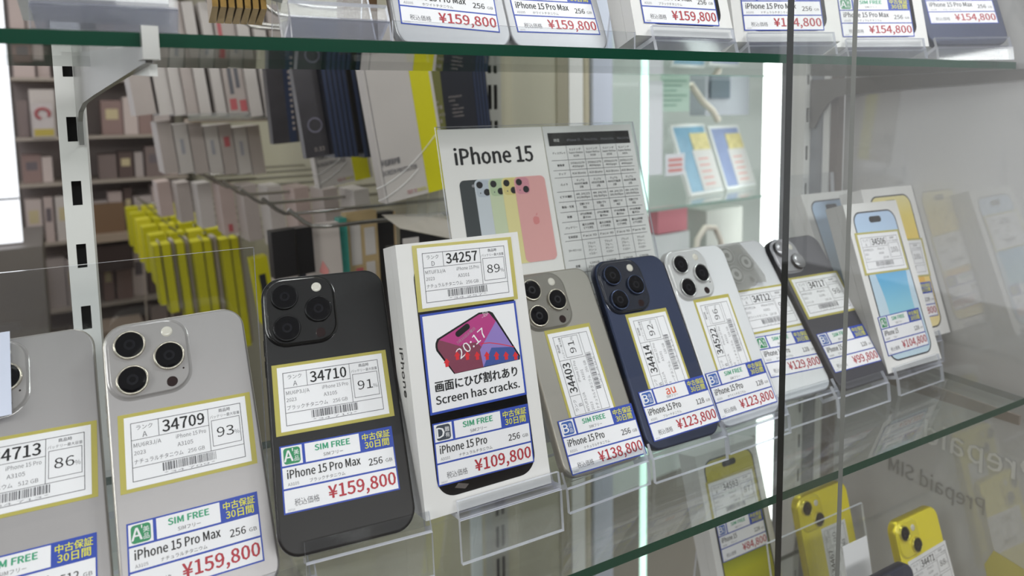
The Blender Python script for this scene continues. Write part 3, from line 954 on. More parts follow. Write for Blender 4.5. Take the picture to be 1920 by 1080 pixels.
phone_stand('acrylic stand under the half hidden box at the right end', 0.655, -0.0075, 0.0213, 0.4166, gap=0.0245, w=0.06, back=0.06)


# tall clear plates behind the phones
def clear_plate(label, x0, x1, yb, ztop, tilt):
    b = MB()
    st, ct = math.sin(tilt), math.cos(tilt)
    L = ztop / ct
    b.strip([(yb + 0.04, 0.0028), (yb + 0.001, 0.0028), (yb + st * L, ztop)], 0.005, x0, x1, ACR, ACRE)
    return tag(b.build('clear_plate'), label, 'acrylic plate')


clear_plate('large clear acrylic plate standing behind the two grey phones at the left', -0.16, 0.0580, 0.012, 0.1775, 0.1)
clear_plate('clear acrylic plate standing behind the dark phone at the right door edge', 0.620, 0.722, 0.072, 0.187, 0.09)

# ------------------------------------------------------------------ display cards
def card_pose(x, y, z, tilt=0.33):
    return pose(x, y, z, tilt, 0.0, 0.0)


CT = 0.30
ytop, ztop, ch = 0.06, 0.2523, 0.255
zb = ztop - ch * math.cos(CT)
yb_ = ytop - ch * math.sin(CT)
k = empty('display_card', card_pose(0.2535, yb_, zb, CT))
tag(k, 'white iPhone 15 display card with five overlapping coloured phones', 'display card')
b = MB()
b.box((-48.5, 0, -0.4), (48.5, 255, 0), CARD)
b.build('paper', k, None, 0.001)
b = MB()
b.text('iPhone 15', -0.5, 225, 18.5, BLACK, 0.1, w=72, align='C', bold=0.03)
b.build('title', k, None, 0.001)
cols = [((40, 50, 54), (34, 42, 46)), ((206, 214, 222), (186, 196, 208)), ((206, 218, 184), (178, 200, 160)), ((232, 222, 158), (220, 206, 130)), ((230, 170, 168), (214, 144, 158))]
xs = [-35, -22, -9.5, 2.5, 14.2]
b = MB()
for i, (c1, c2) in enumerate(cols):
    m1 = mat('card_phone_%d' % i, c1, 0.45)
    m2 = mat('card_bump_%d' % i, c2, 0.4)
    zz = 0.1 + 0.12 * i
    w_ = 30.0
    b.poly([(x, y) for x, y, _ in rrect(w_, 72, 4.5, 6, xs[i] + w_ / 2 - 1, 176)], zz, m1)
    if i:
        b.poly([(x, y) for x, y, _ in rrect(13.0, 14, 3.6, 5, xs[i] + 6.6, 204.2)], zz + 0.03, m2)
        b.add(circ(xs[i] + 3.6, 207.4, 2.9, zz + 0.06, 18), [tuple(range(18))], BLACK)
        b.add(circ(xs[i] + 9.4, 201.0, 2.9, zz + 0.06, 18), [tuple(range(18))], BLACK)
        b.add(circ(xs[i] + 3.6, 200.6, 0.6, zz + 0.06, 8), [tuple(range(8))], GREYINK)
    else:
        b.add(circ(xs[i] + 11.0, 207, 1.3, zz + 0.06, 12), [tuple(range(12))], FAINT)
# fruit mark on the pink phone
ap = mat('card_mark', (222, 138, 138), 0.45)
ax, ay = xs[4] + 14.5, 174
b.poly([(ax + 3.4 * math.cos(t) * (1 - 0.10 * math.cos(2 * t)), ay + 3.4 * math.sin(t) * (1 + 0.06 * math.cos(3 * t))) for t in [2 * math.pi * q / 24 for q in range(24)] if not (-0.35 < ((t + math.pi) % (2 * math.pi)) - math.pi < 0.5)], 0.7, ap)
b.poly([(ax + 0.2, ay + 3.9), (ax + 1.6, ay + 4.6), (ax + 1.9, ay + 6.2), (ax + 0.5, ay + 5.4)], 0.7, ap)
b.build('phone_picture', k, None, 0.001)

k = empty('display_card', card_pose(0.352, yb_ + 0.0015, zb - 0.001, CT))
tag(k, 'white display card with a black-headed comparison table', 'display card')
b = MB()
b.box((-48, 0, -0.4), (48, 256, 0), CARD)
b.build('paper', k, None, 0.001)
b = MB()
b.quad(-44, 238, 44, 250, 0.1, mat('table_head', (40, 38, 38), 0.5))
b.text('項目', -36, 242, 3.2, CARD, 0.15, align='C')
for j, hd in enumerate(('iPhone 15', 'iPhone 15 Plus', 'iPhone 15 Pro', 'iPhone 15 Pro Max')):
    b.text(hd, -18 + 18.2 * j, 242, 2.8, FAINT, 0.15, align='C', w=14)
rows = [13, 9, 6.5, 12.5, 9, 9, 8.6, 10, 6.4, 16.5, 11, 10, 10, 10, 10]
names = ['ディスプレイ', '解像度', 'チップ', 'カメラ', 'ビデオ撮影', '動画・写真', '防塵', 'バッテリー', '生体認証', 'カラーバリエーション', '容量', '認証', '重さ', '端子', '通信']
cells = [['6.1インチ', 'Super Retina', 'XDR'], ['2556x1179', '460ppi'], ['A16 Bionic'], ['デュアル', '4800万画素', '2倍'], ['4K 24/25', '30/60fps'], ['空間ビデオ', '対応'], ['IP68等級', '最大6m'], ['最大20時間', 'ビデオ再生'], ['Face ID'], ['ブラック', 'ブルー、', 'グリーン', 'イエロー'], ['128GB', '256/512'], ['第2世代', 'チップ'], ['171g'], ['USB-C'], ['5G']]
y = 238.0
xl = [-44, -27, -9, 9, 27, 44]
for rI, hgt in enumerate(rows):
    y2 = y - hgt
    b.quad(-44, y2 - 0.2, 44, y2 + 0.2, 0.1, GREYINK)
    b.text(names[rI], -35.5, (y + y2) / 2 - 0.9, 2.4, BLACK, 0.1, align='C', w=min(13, 2.4 * len(names[rI])), bold=0.02)
    cl = cells[rI]
    for j in range(4):
        for q, t_ in enumerate(cl):
            yy = (y + y2) / 2 + (len(cl) - 1) * 1.5 - 3.0 * q - 0.9
            b.text(t_, (xl[j + 1] + xl[j + 2]) / 2, yy, 2.4, BLACK, 0.1, align='C', w=min(14.5, 2.0 * len(t_)), bold=0.015)
    y = y2
    if y < 12:
        break
for x in xl[1:5]:
    b.quad(x - 0.18, y, x + 0.18, 238, 0.12, GREYINK)
b.build('comparison_table', k, None, 0.001)

b = MB()
st, ct = math.sin(CT), math.cos(CT)
off = 0.0028
b.strip([(yb_ + off + 0.06, 0.0013), (yb_ + off - zb * st / ct, 0.0013), (yb_ + off + st * (ch + 0.002), zb + ct * (ch + 0.002))], 0.0022, 0.2045, 0.4035, ACR, ACRE)
tag(b.build('card_holder'), 'clear acrylic holder behind the two display cards', 'card holder')
b = MB()
b.tube([(0.409, 0.062, 0.0), (0.4135, 0.07, 0.155), (0.4165, 0.075, 0.205)], 0.0008, ACRE, 6)
b.tube([(0.4165, 0.075, 0.205), (0.425, 0.07, 0.155), (0.437, 0.06, 0.0)], 0.0008, ACRE, 6)
b.tube([(0.400, 0.075, 0.204), (0.4165, 0.075, 0.205)], 0.0008, ACRE, 6)
tag(b.build('clear_stand'), 'thin clear stand right of the comparison table card', 'stand')

# ================================================================== UPPER SHELF
ZU = 0.305
UP = [('white phone tagged 159,800 on the upper shelf above the SCREEN PROTECTOR cartons', 0.170, -0.068, 0.0008, 0.0, WT, '159,800', -0.05),
      ('silver phone tagged 159,800 on the upper shelf, right of the white one', 0.247, -0.066, 0.0008, 0.0, WT, '159,800', 0.01)]
for lab, x, y, dz, yw, cn, pr, rot in UP:
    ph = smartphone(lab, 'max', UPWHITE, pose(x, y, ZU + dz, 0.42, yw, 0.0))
    price_tag(ph, -1.0 if rot < 0 else 0.0, 31.0, rot, 0.12, 'A', 'iPhone 15 Pro Max', '256', pr, cn, code='34701')
    inventory_label(ph, 0.0, 82.0, 0.0, 0.12, '34701', 'A', '95', 'MU6Q3J/A', 'iPhone 15 Pro', '256 GB', WT)
for lab, x, y, yw, cn, pr in (('phone box tagged 159,800 on the upper shelf, nearest its white phones', 0.338, -0.083, -0.07, BT, '159,800'),
                              ('phone box tagged 154,800 on the upper shelf crossed by the dark door edge', 0.440, -0.083, -0.38, NT, '154,800'),
                              ('phone box tagged 154,800 on the upper shelf crossed by the pale door edge', 0.562, -0.078, -0.40, NT, '154,800')):
    bx = phone_box(lab, 0.085, 0.160, 0.027, pose(x, y, ZU + 0.0115, 0.30, yw, 0.0), PICBLACK, picbox=(68, 143), piccy=80, word=False)
    price_tag(bx, -2.0, 27.0, 0.0, 0.3, 'A', 'iPhone 15 Pro Max', '256', pr, cn, code='34680')
    inventory_label(bx, 0.0, 82.0, 0.0, 0.3, '34680', 'A', '94', 'MU6P3J/A', 'iPhone 15 Pro', '256 GB', cn)
ph = smartphone('dark navy phone tagged 154,800 at the right end of the upper shelf', 'max', BLUET, pose(0.668, -0.092, ZU + 0.0150, 0.42, -0.44, 0.0))
price_tag(ph, 0.0, 40.0, 0.0, 0.12, 'A', 'iPhone 15 Pro Max', '256', '154,800', BLT, code='34690')
inventory_label(ph, 0.0, 88.0, 0.0, 0.12, '34690', 'A', '96', 'MU6T3J/A', 'iPhone 15 Pro', '256 GB', BLT)


def turned_stand(label, x, y, zf, tilt, yw, w=0.07, gap=0.0095, back=0.06, lip=0.009):
    o = phone_stand(label, 0, 0, zf, tilt, ZU, w, lip, back, gap=gap)
    o.matrix_world = Matrix.Translation((x, y, 0)) @ Matrix.Rotation(yw, 4, 'Z')
    return o


turned_stand('acrylic stand on the upper shelf under the box nearest the white phones', 0.342, -0.083, ZU + 0.0105, 0.30, -0.07, gap=0.0275)
turned_stand('acrylic stand on the upper shelf under the box behind the dark door edge', 0.441, -0.083, ZU + 0.0105, 0.30, -0.38, gap=0.0275)
turned_stand('acrylic stand on the upper shelf under the box behind the pale door edge', 0.563, -0.078, ZU + 0.0105, 0.30, -0.40, gap=0.0275)
turned_stand('acrylic stand under the dark navy phone on the upper shelf', 0.668, -0.092, ZU + 0.0138, 0.42, -0.44)
turned_stand('acrylic stand on the upper shelf above the left bracket', -0.0135, -0.088, ZU + 0.013, 0.5, 0.0, w=0.058, gap=0.02, back=0.05)
turned_stand('acrylic stand holding the ribbed gold strap on the upper shelf', 0.0925, -0.088, ZU + 0.012, 0.5, 0.0, w=0.052, gap=0.02, back=0.05)
# wide clear rail in front of the two white phones
b = MB()
b.strip([(-0.083, ZU + 0.013), (-0.083, ZU + 0.0013), (-0.03, ZU + 0.0013)], 0.0016, 0.1235, 0.292, ACR, ACRE)
tag(b.build('clear_rail'), 'wide clear acrylic rail in front of the two white phones above', 'acrylic rail')
# box in the left stand
bx = phone_box('white box leaning in the stand at the top left corner', 0.06, 0.12, 0.018, pose(-0.018, -0.0855, ZU + 0.0155, 0.5, 0.0, 0.0), None, word=False)
# ribbed gold strap with a steel barrel
GOLD = mat('gold_metal', (140, 112, 62), 0.35, 0.8, noise=0.3, nscale=300)
k = empty('watch_strap', Matrix.Translation((0.047, -0.045, ZU + 0.0165)) @ Matrix.Rotation(-0.25, 4, 'X'))
tag(k, 'ribbed gold strap coil at the top edge, left of the white phones', 'strap')
b = MB()
for i in range(7):
    x = -0.012 + 0.0041 * i
    b.loft([[(x + dx, dy, zz) for dx, dy in ((-0.0015, -0.012), (0.0015, -0.012), (0.0019, 0.012), (-0.0019, 0.012))] for zz in (0.0, 0.02, 0.045)], GOLD, smooth=False)
b.build('links', k)
b = MB()
b.tube([(0.015, -0.016, 0.010), (0.023, -0.016, 0.008)], 0.0055, STEEL, 16)
b.build('barrel', k)
b = MB()
BRCARD = mat('brown_card', (116, 88, 58), 0.7, noise=0.25, nscale=200, stretch=(1, 0.02, 0.02))
b.box((-0.011, -0.008, 0), (0.011, 0.008, 0.14), BRCARD)
tag(b.build('brown_carton', None, Matrix.Translation((0.124, -0.010, ZU + 0.0003))), 'narrow brown carton standing left of the white phone on the upper shelf', 'carton')

# ================================================================== LOWER SHELF
ZL = -0.306
ph = smartphone('yellow phone on the lower shelf seen between the two door edges', 'plus', YELLOW, pose(0.601, -0.042, ZL + 0.017, 0.26, 0.0, 0.0))
inventory_label(ph, 8.0, 92.0, R90, 0.12, '34467', 'B', '90', 'MU123J/A', 'iPhone 15', '128 GB', 'イエロー', an='A3093', sleeve=False)
ph = smartphone('yellow phone in front of the lower end panel at the bottom right', 'std', YELLOW, pose(0.6655, -0.1045, ZL + 0.017, 0.30, 0.0, 0.0))
inventory_label(ph, 6.0, 92.0, 0.04, 0.12, '34471', 'B', '88', 'MTMF3J/A', 'iPhone 15', '128 GB', 'イエロー', an='A3089', sleeve=False)
bx = phone_box('white phone box with lime picture tagged 84,800 below the middle shelf', 0.086, 0.160, 0.027, pose(0.5255, 0.012, ZL + 0.058, 0.30, 0.0, 0.0), PICLIME, None, picbox=(70, 146), piccy=80, word=False)
inventory_label(bx, -2.0, 112.0, 0.0, 0.4, '34593', 'B', '87', 'MTMP3J/A', 'iPhone 15', '128 GB', 'グリーン', an='A3089')
price_tag(bx, -1.0, 72.0, 0.0, 0.9, 'B', 'iPhone 15', '128', '84,800', 'グリーン', an='A3089', code='34593')
phone_stand('acrylic stand under the lower yellow phone between the door edges', 0.601, -0.042, ZL + 0.0155, 0.26, ZL)
phone_stand('acrylic stand under the yellow phone at the bottom right', 0.6655, -0.1045, ZL + 0.0155, 0.30, ZL)
phone_stand('tall acrylic stand under the box with the lime picture', 0.5255, 0.012, ZL + 0.0565, 0.30, ZL, gap=0.0275)
b = MB()
st, ct = math.sin(0.2), math.cos(0.2)
b.strip([(-0.06, ZL + 0.0013), (-0.0745, ZL + 0.0013), (-0.075 + st * 0.178, ZL + ct * 0.178)], 0.0024, 0.478, 0.612, ACR, ACRE)
tag(b.build('clear_plate'), 'clear acrylic plate in front of the yellow phone on the lower shelf', 'acrylic plate')
b = MB()
b.box((-0.0175, -0.0006, 0), (0.0175, 0.0, 0.085), WHITE)  # white sheet drawn in place of a reflection on the clear plate
tag(b.build('reflection_slip', None, Matrix.Translation((0.5725, -0.0775, ZL + 0.075)) @ Matrix.Rotation(-0.2, 4, 'X')), 'white reflection put in as a slip on the clear plate before the yellow phone', 'reflection')
ph = smartphone('dark navy phone whose top edge shows at the bottom beside the yellow phone', 'pro', BLUET, pose(0.556, -0.134, ZL + 0.0155, 0.2, 0.0, 0.0))
phone_stand('acrylic stand under the navy phone at the bottom edge', 0.556, -0.134, ZL + 0.0140, 0.2, ZL, back=0.06)

# ================================================================== STORE BEHIND THE SHOWCASE
TH = math.radians(6.1)
E1 = Vector((math.cos(TH), math.sin(TH), 0))
E2 = Vector((-math.sin(TH), math.cos(TH), 0))
AF = Matrix.Translation((0, -0.45741, 0)) @ Matrix.Rotation(TH, 4, 'Z')     # aisle frame: x across, y along, z as in the showcase

PANELW = mat('beige_slat_panel', (176, 172, 150), 0.6, noise=0.05, nscale=8)
b = MB()
b.box((0.533, 0.82, -1.1), (0.553, 5.2, 1.3), PANELW)
struct(b.build('wall_aisle', None, AF))
slotted_post('double-slotted grey steel post at the near end of the accessory wall', 0.503, 0.531, 0.815, -1.09, 1.3, 0.05, 0.034, 0.006, 0.235, mat('grey_post', (168, 168, 160), 0.4, 0.4), dbl=True, frame=AF)
b = MB()
b.box((0.484, 0.843, -1.1), (0.502, 0.848, 1.3), mat('white_tile', (214, 220, 224), 0.3))
struct(b.build('trim_3', None, AF))
b = MB()
b.box((0.554, 0.85, -1.1), (0.676, 0.86, 1.3), mat('beige_column', (182, 180, 160), 0.5, noise=0.04, nscale=6))
b.box((0.655, 0.846, -1.1), (0.677, 0.8495, 1.3), mat('beige_column_edge', (158, 154, 134), 0.5))
struct(b.build('wall_column', None, AF))
b = MB()
b.box((0.678, 0.845, -1.1), (0.7055, 0.87, 1.3), mat('bright_white_post', (236, 238, 234), 0.4))
b.tube([(0.716, 0.855, -1.1), (0.716, 0.855, 1.3)], 0.0088, mat('beige_pole', (190, 184, 160), 0.4), 14)
b.box((0.727, 0.845, -1.1), (0.768, 0.875, 1.3), mat('bluish_post', (204, 212, 226), 0.4))
struct(b.build('trim_4', None, AF))

# second showcase beyond, lit by its own tubes
TUBE = mat('white_light_tube', (250, 255, 252), 0.3, emit=3.2)
TUBEM = mat('mint_light_tube', (214, 255, 240), 0.3, emit=1.3)
b = MB()
b.box((0.80, 1.72, -1.1), (2.6, 1.76, 1.3), mat('showcase_back_panel', (228, 236, 232), 0.4))
struct(b.build('wall_showcase_back', None, AF))
b = MB()
b.box((0.79, 1.10, -1.1), (0.80, 1.72, 1.3), mat('showcase_side', (166, 174, 174), 0.3))
struct(b.build('wall_showcase_side', None, AF))
b = MB()
b.tube([(1.72, 1.2, -1.05), (1.72, 1.2, 1.25)], 0.041, TUBE, 20)
tag(b.build('light_tube', None, AF), 'bright white vertical light tube of the showcase behind', 'light tube')
b = MB()
b.tube([(1.194, 1.2, -1.05), (1.194, 1.2, 1.25)], 0.0085, TUBEM, 12)
tag(b.build('light_tube', None, AF), 'slim mint-white vertical light tube right of the display cards', 'light tube')
for z, lab in ((0.352, 'glass shelf of the rear showcase just below the green shelf edge'), (0.018, 'glass shelf of the rear showcase below its two tilted tablets'), (-0.35, 'lowest glass shelf of the rear showcase')):
    b = MB()
    b.box((0.803, 1.19, z - 0.006), (2.5, 1.70, z), GLASS, {'front': mat('pale_glass_edge', (150, 182, 170), 0.3)})
    tag(b.build('glass_shelf', None, AF), lab, 'glass shelf')


def tilted(name, label, cat, x, y, z, w, h, lean, body, face, extra=None, slant=0.0, group=None):
    """tilted boxed item of the rear showcase, local plane like the phones"""
    mw = AF @ Matrix.Translation((x, y, z)) @ Matrix.Rotation(slant, 4, 'Z') @ Matrix.Rotation(math.pi / 2 - lean, 4, 'X')
    root = empty(name, mw)
    tag(root, label, cat, group)
    b = MB()
    b.box((-w / 2, 0, -0.012), (w / 2, h, 0), body)
    b.build('casing', root)
    f = MB()
    f.box((-w / 2 + 0.009, 0.009, 0.0002), (w / 2 - 0.009, h - 0.009, 0.0008), face)
    f.build('screen', root)
    if extra:
        e = MB()
        extra(e, w, h)
        e.build('price_sheet', root)
    return root


SCR1 = mat('blue_screen', (120, 164, 190), 0.3, noise=0.35, nscale=14)
SCR2 = mat('violet_screen', (140, 154, 188), 0.3, noise=0.3, nscale=12)


def sheet(e, w, h):
    e.box((-w * 0.10, 0.01, 0.001), (w * 0.46, h * 0.62, 0.002), mat('sheet_grey', (206, 206, 204), 0.5))
    e.box((-w * 0.05, h * 0.62, 0.001), (w * 0.46, h * 0.86, 0.003), mat('sheet_gold', (206, 196, 142), 0.5, noise=0.4, nscale=60))
    for q in range(5):
        e.box((0.0, h * (0.12 + 0.09 * q), 0.0021), (w * 0.3, h * (0.14 + 0.09 * q), 0.0024), mat('sheet_pink', (214, 150, 146), 0.5))


tilted('tablet', 'tablet with blue screen and gold sheet in the rear showcase, nearer the mint tube', 'tablet', 1.545, 1.30, 0.020, 0.165, 0.21, 0.35, mat('tablet_white', (222, 226, 224), 0.4), SCR1, sheet, 0.12)
tilted('tablet', 'tablet with violet screen in the rear showcase beside the bright tube', 'tablet', 1.735, 1.33, 0.020, 0.165, 0.20, 0.35, mat('tablet_white', (222, 226, 224), 0.4), SCR2, sheet, 0.12)


def sheetbox(name, label, cat, a, b_, mt, frame=AF):
    q = MB()
    q.box(a, b_, mt)
    return tag(q.build(name, None, frame), label, cat)


sheetbox('poster', 'tall white sheet hanging just right of the mint tube', 'poster', (1.262, 1.282, 0.09), (1.342, 1.285, 0.335), mat('sheet_white', (232, 234, 240), 0.5))
sheetbox('poster', 'pale grey sheet hanging left of the mint tube in the rear showcase', 'poster', (1.01, 1.30, 0.075), (1.10, 1.303, 0.33), mat('sheet_pale', (216, 220, 222), 0.5))
q = MB()
q.box((1.345, 1.29, 0.255), (1.452, 1.293, 0.40), mat('mint_sheet', (188, 214, 200), 0.5))
for i in range(9):
    q.box((1.352, 1.2893, 0.27 + 0.013 * i), (1.352 + 0.05 + 0.04 * ((i * 7) % 3) / 2, 1.2899, 0.274 + 0.013 * i), mat('mint_print', (140, 176, 160), 0.5))
tag(q.build('price_list', None, AF), 'mint green printed price list in the rear showcase', 'price list')
q = MB()
q.box((1.352, 1.28, 0.084), (1.425, 1.283, 0.142), mat('sheet_white', (232, 234, 240), 0.5))
for i in range(3):
    q.box((1.362, 1.2792, 0.094 + 0.014 * i), (1.415, 1.2798, 0.102 + 0.014 * i), mat('pink_print', (224, 150, 146), 0.5))
tag(q.build('price_card', None, AF), 'white price card with red print beside the blue tablet', 'price card')
q = MB()
q.tube([(1.49, 1.32, 0.33), (1.53, 1.31, 0.28), (1.565, 1.305, 0.255), (1.585, 1.30, 0.225)], 0.0095, mat('white_cable', (226, 220, 206), 0.5), 10)
tag(q.build('cable', None, AF), 'loose white cable hanging above the blue tablet', 'cable')
q = MB()
q.box((1.60, 1.36, 0.24), (1.80, 1.42, 0.35), mat('grey_device', (168, 172, 180), 0.5))
q.box((1.615, 1.352, 0.29), (1.70, 1.359, 0.345), mat('dark_device', (96, 108, 118), 0.5))
tag(q.build('grey_device', None, AF), 'grey device on the rear showcase shelf above the violet tablet', 'device')
sheetbox('pink_carton', 'pinkish red carton under the price card in the rear showcase', 'carton', (1.345, 1.30, -0.075), (1.46, 1.36, -0.012), mat('pink_carton', (206, 128, 140), 0.5))
sheetbox('grey_carton', 'grey topped carton below the blue tablet in the rear showcase', 'carton', (1.54, 1.30, -0.343), (1.70, 1.40, -0.03), mat('grey_carton', (186, 188, 184), 0.5, noise=0.15, nscale=10))
sheetbox('white_carton', 'white carton on the lowest rear showcase shelf near the pink carton', 'carton', (1.30, 1.30, -0.343), (1.47, 1.40, -0.0785), mat('sheet_pale', (216, 220, 222), 0.5))
q = MB()
q.tube([(1.40, 1.22, -0.15), (1.41, 1.22, -0.085), (1.44, 1.22, -0.055), (1.48, 1.22, -0.06), (1.505, 1.22, -0.10), (1.51, 1.22, -0.15)], 0.008, mat('pale_handle', (222, 216, 204), 0.4), 10)
q.box((1.395, 1.205, -0.343), (1.515, 1.235, -0.15), mat('dark_case', (120, 122, 120), 0.5))
tag(q.build('handled_case', None, AF), 'grey case with a pale arched handle right of the display cards', 'case')

# ------------------------------------------------------------------ accessory wall: hooks
def hook_mesh(r, L, up):
    b = MB()
    pts = [(0.0, 0.0, 0.0), (-L + 0.03, 0, 0), (-L + 0.012, 0, 0.002), (-L + 0.002, 0, 0.008), (-L - up, 0, 0.026)]
    b.tube(pts, r, CHROME, 8)
    o = b.build('display_hook')
    return o


h0 = None
HOOKS = []
for k in range(8):
    HOOKS.append((0.532, 0.855 + 0.126 * k, 0.122 + 0.0018 * k, 'steel hooks of the upper accessory row', 'steel display hook with upturned tip in the upper row of the accessory wall'))
for k in range(7):
    HOOKS.append((0.532, 1.79 + 0.155 * k, -0.046, 'steel hooks above the yellow packs', 'thin steel display hook above the yellow packs'))
for i, (x, y, z, g, lab) in enumerate(HOOKS):
    if h0 is None:
        h0 = hook_mesh(0.0028, 0.275, 0.018)
        o = h0
    else:
        o = h0.copy()
        COL.objects.link(o)
    o.matrix_world = AF @ Matrix.Translation((x, y, z))
    tag(o, lab, 'hook', g)
for y, z in ((0.87, 0.40), (0.97, 0.40), (1.08, 0.40), (1.12, 0.40), (1.3, 0.44), (1.6, 0.44), (1.9, 0.44)):
    o = h0.copy()
    COL.objects.link(o)
    o.matrix_world = AF @ Matrix.Translation((0.532, y, z))
    tag(o, 'steel display hook above the packs of the top row', 'hook', 'steel hooks of the top accessory row')


def pack(name, label, x, y, z, w, d, h, mt, lean=0.14, bands=(), group=None, cat='accessory pack', front=None):
    """hanging carton: base centre (x, y, z) in the aisle frame, leaning with its top away from the wall panel"""
    b = MB()
    b.box((-w / 2, -d / 2, 0), (w / 2, d / 2, h), mt)
    for kind, *a in bands:
        if kind == 'v':       # vertical band on the camera face
            u0, u1, m2 = a
            b.box((-w / 2 + w * u0, -d / 2 - 0.0004, 0), (-w / 2 + w * u1, -d / 2 + 0.001, h), m2)
        elif kind == 'h':
            v0, v1, m2 = a
            b.box((-w / 2 - 0.0003, -d / 2 - 0.0005, h * v0), (w / 2 + 0.0003, d / 2, h * v1), m2)
        elif kind == 'q':
            u0, u1, v0, v1, m2 = a
            b.box((-w / 2 + w * u0, -d / 2 - 0.0007, h * v0), (-w / 2 + w * u1, -d / 2 + 0.001, h * v1), m2)
    o = b.build(name, None, AF @ Matrix.Translation((x, y, z)) @ Matrix.Rotation(-lean, 4, 'Y'))
    tag(o, label, cat, group)
    return o


PKW = mat('pack_white', (184, 178, 174), 0.45, noise=0.05, nscale=20)
PKW2 = mat('pack_offwhite', (166, 156, 151), 0.5, noise=0.08, nscale=25)
PKY = mat('pack_yellow', (196, 190, 10), 0.45, noise=0.05, nscale=12)
PKO = mat('pack_olive', (104, 104, 50), 0.5)
PKB = mat('pack_black', (34, 36, 44), 0.35, noise=0.2, nscale=30)
PKBL = mat('pack_blue_edge', (42, 52, 76), 0.35, noise=0.35, nscale=40, stretch=(1, 1, 0.1))
PKG = mat('pack_charcoal', (62, 60, 64), 0.4, noise=0.3, nscale=40)
PKR = mat('pack_red', (170, 84, 88), 0.5)
PKP = mat('pack_pinkish', (176, 158, 152), 0.5, noise=0.12, nscale=15)


def lettering_on(o, items, d):
    b = MB()
    for s, x, z, hgt, w, mt in items:
        b.text(s, x * 1000, z * 1000, hgt, mt, 0, w=w, bold=0.01)
    b.build('lettering', o, Matrix.Translation((0, -d / 2 - 0.0009, 0)) @ Matrix.Rotation(math.pi / 2, 4, 'X'), 0.001)


# screen protector cartons, white with yellow side band
for (x, y, z, lab) in ((0.379, 0.785, 0.162, 'white SCREEN PROTECTOR carton with yellow band left of the display card'), (0.388, 1.06, 0.155, 'white and yellow carton behind, under the black packs')):
    o = pack('screen_protector_carton', lab, x, y, z, 0.09, 0.02, 0.23, PKW, 0.15, [('v', 0.66, 0.955, PKY), ('v', 0.03, 0.035, GREYINK)])
    lettering_on(o, [('手机屏保护膜', -0.042, 0.046, 9.0, 25, GREYINK), ('SCREEN PROTECTOR', -0.042, 0.034, 8.0, 46, GREYINK), ('|||| ||', -0.014, 0.006, 5, 12, PKR), ('DATA', 0.000, 0.005, 6, 12, PKY)], 0.02)
    b = MB()
    for q in range(2):
        arc = [(-0.054 + 0.1 * t_ * (0.6 + 0.3 * q), -0.0108, 0.006 + 0.015 * q + 0.055 * t_ ** 1.6 * (0.5 + 0.4 * q)) for t_ in [i / 8 for i in range(9)]]
        b.tube(arc, 0.0005, LWHITE, 5)
    b.build('highlight_print', o)
# near black pack beside the post
o = pack('black_pack', 'black pack with small grey lettering and olive edge near the slotted post', 0.455, 0.812, 0.235, 0.062, 0.018, 0.19, PKB, 0.10, [('v', 0.0, 0.2, PKO)])
lettering_on(o, [('2.5D', -0.034, 0.045, 4.5, 8, PKW2), ('保护膜', -0.033, 0.037, 6, 12, PKW2), ('GLASS', -0.033, 0.028, 5, 15, PKW2), ('高清', -0.032, 0.019, 5.5, 9, PKW2), ('HIGH QUALITY', -0.010, 0.05, 3.2, 20, PKW2), ('GLASS', -0.010, 0.045, 3.2, 9, PKW2),
                 ('・Clear', -0.008, 0.039, 3, 12, PKW2), ('・Anti-scratch', -0.008, 0.034, 3, 19, PKW2), ('・Bubble free', -0.008, 0.029, 3, 17, PKW2), ('・Oleophobic', -0.007, 0.024, 3, 17, PKW2)], 0.018)
for i in range(4):
    pack('black_pack', 'thin blue-edged black pack stacked by the near black pack', 0.4888 + 0.0052 * i, 0.828, 0.235, 0.0049, 0.05, 0.19, PKB, 0.10, [('v', 0.0, 0.6, PKBL)], 'thin blue-edged packs by the slotted post')
pack('grey_pack', 'pale bag hanging between the near black packs and the slotted post', 0.478, 0.93, 0.18, 0.02, 0.06, 0.24, mat('pack_pale_blue', (196, 204, 208), 0.4), 0.02)
# middle black packs
o = pack('black_pack', 'charcoal pack with a ring picture left of the SCREEN PROTECTOR carton', 0.3135, 0.965, 0.205, 0.034, 0.016, 0.19, PKG, 0.12)
b = MB()
b.loft([circ(0.002, 0.045, 0.011, 0, 20), circ(0.002, 0.045, 0.0085, 0, 20)], mat('pack_ring', (112, 110, 124), 0.4), False, False)
b.text('0.33', -0.004, 0.008, 0.008, PKW2, 0)
b.build('ring_print', o, Matrix.Translation((0, -0.009, 0)) @ Matrix.Rotation(math.pi / 2, 4, 'X'))
for i in range(5):
    pack('black_pack', 'dark pack with streaky blue edge in the stack left of the carton', 0.3355 + 0.0072 * i, 0.967, 0.2035, 0.0066, 0.05, 0.19, PKB, 0.12, [('v', 0.0, 0.75, PKBL)], 'blue-edged dark packs in the middle stack')
for i in range(2):
    pack('black_pack', 'black pack with blue edge at the carton end of the dark stack', 0.3815 + 0.0095 * i, 0.969, 0.2015, 0.0085, 0.05, 0.19, PKB, 0.13, [('v', 0.0, 0.55, PKBL if i == 0 else PKB)], 'black packs next to the white carton')
o = pack('black_pack', 'small grey-black pack with white speckled edge, leftmost of the dark packs', 0.3135, 1.12, 0.2195, 0.042, 0.02, 0.16, PKG, 0.06, [('v', 0.62, 0.9, PKBL)])
b = MB()
for i in range(14):
    b.box((0.012, -0.0112, 0.02 + 0.009 * i), (0.0155, -0.0104, 0.024 + 0.009 * i), PKW2)
b.build('speckle_print', o)
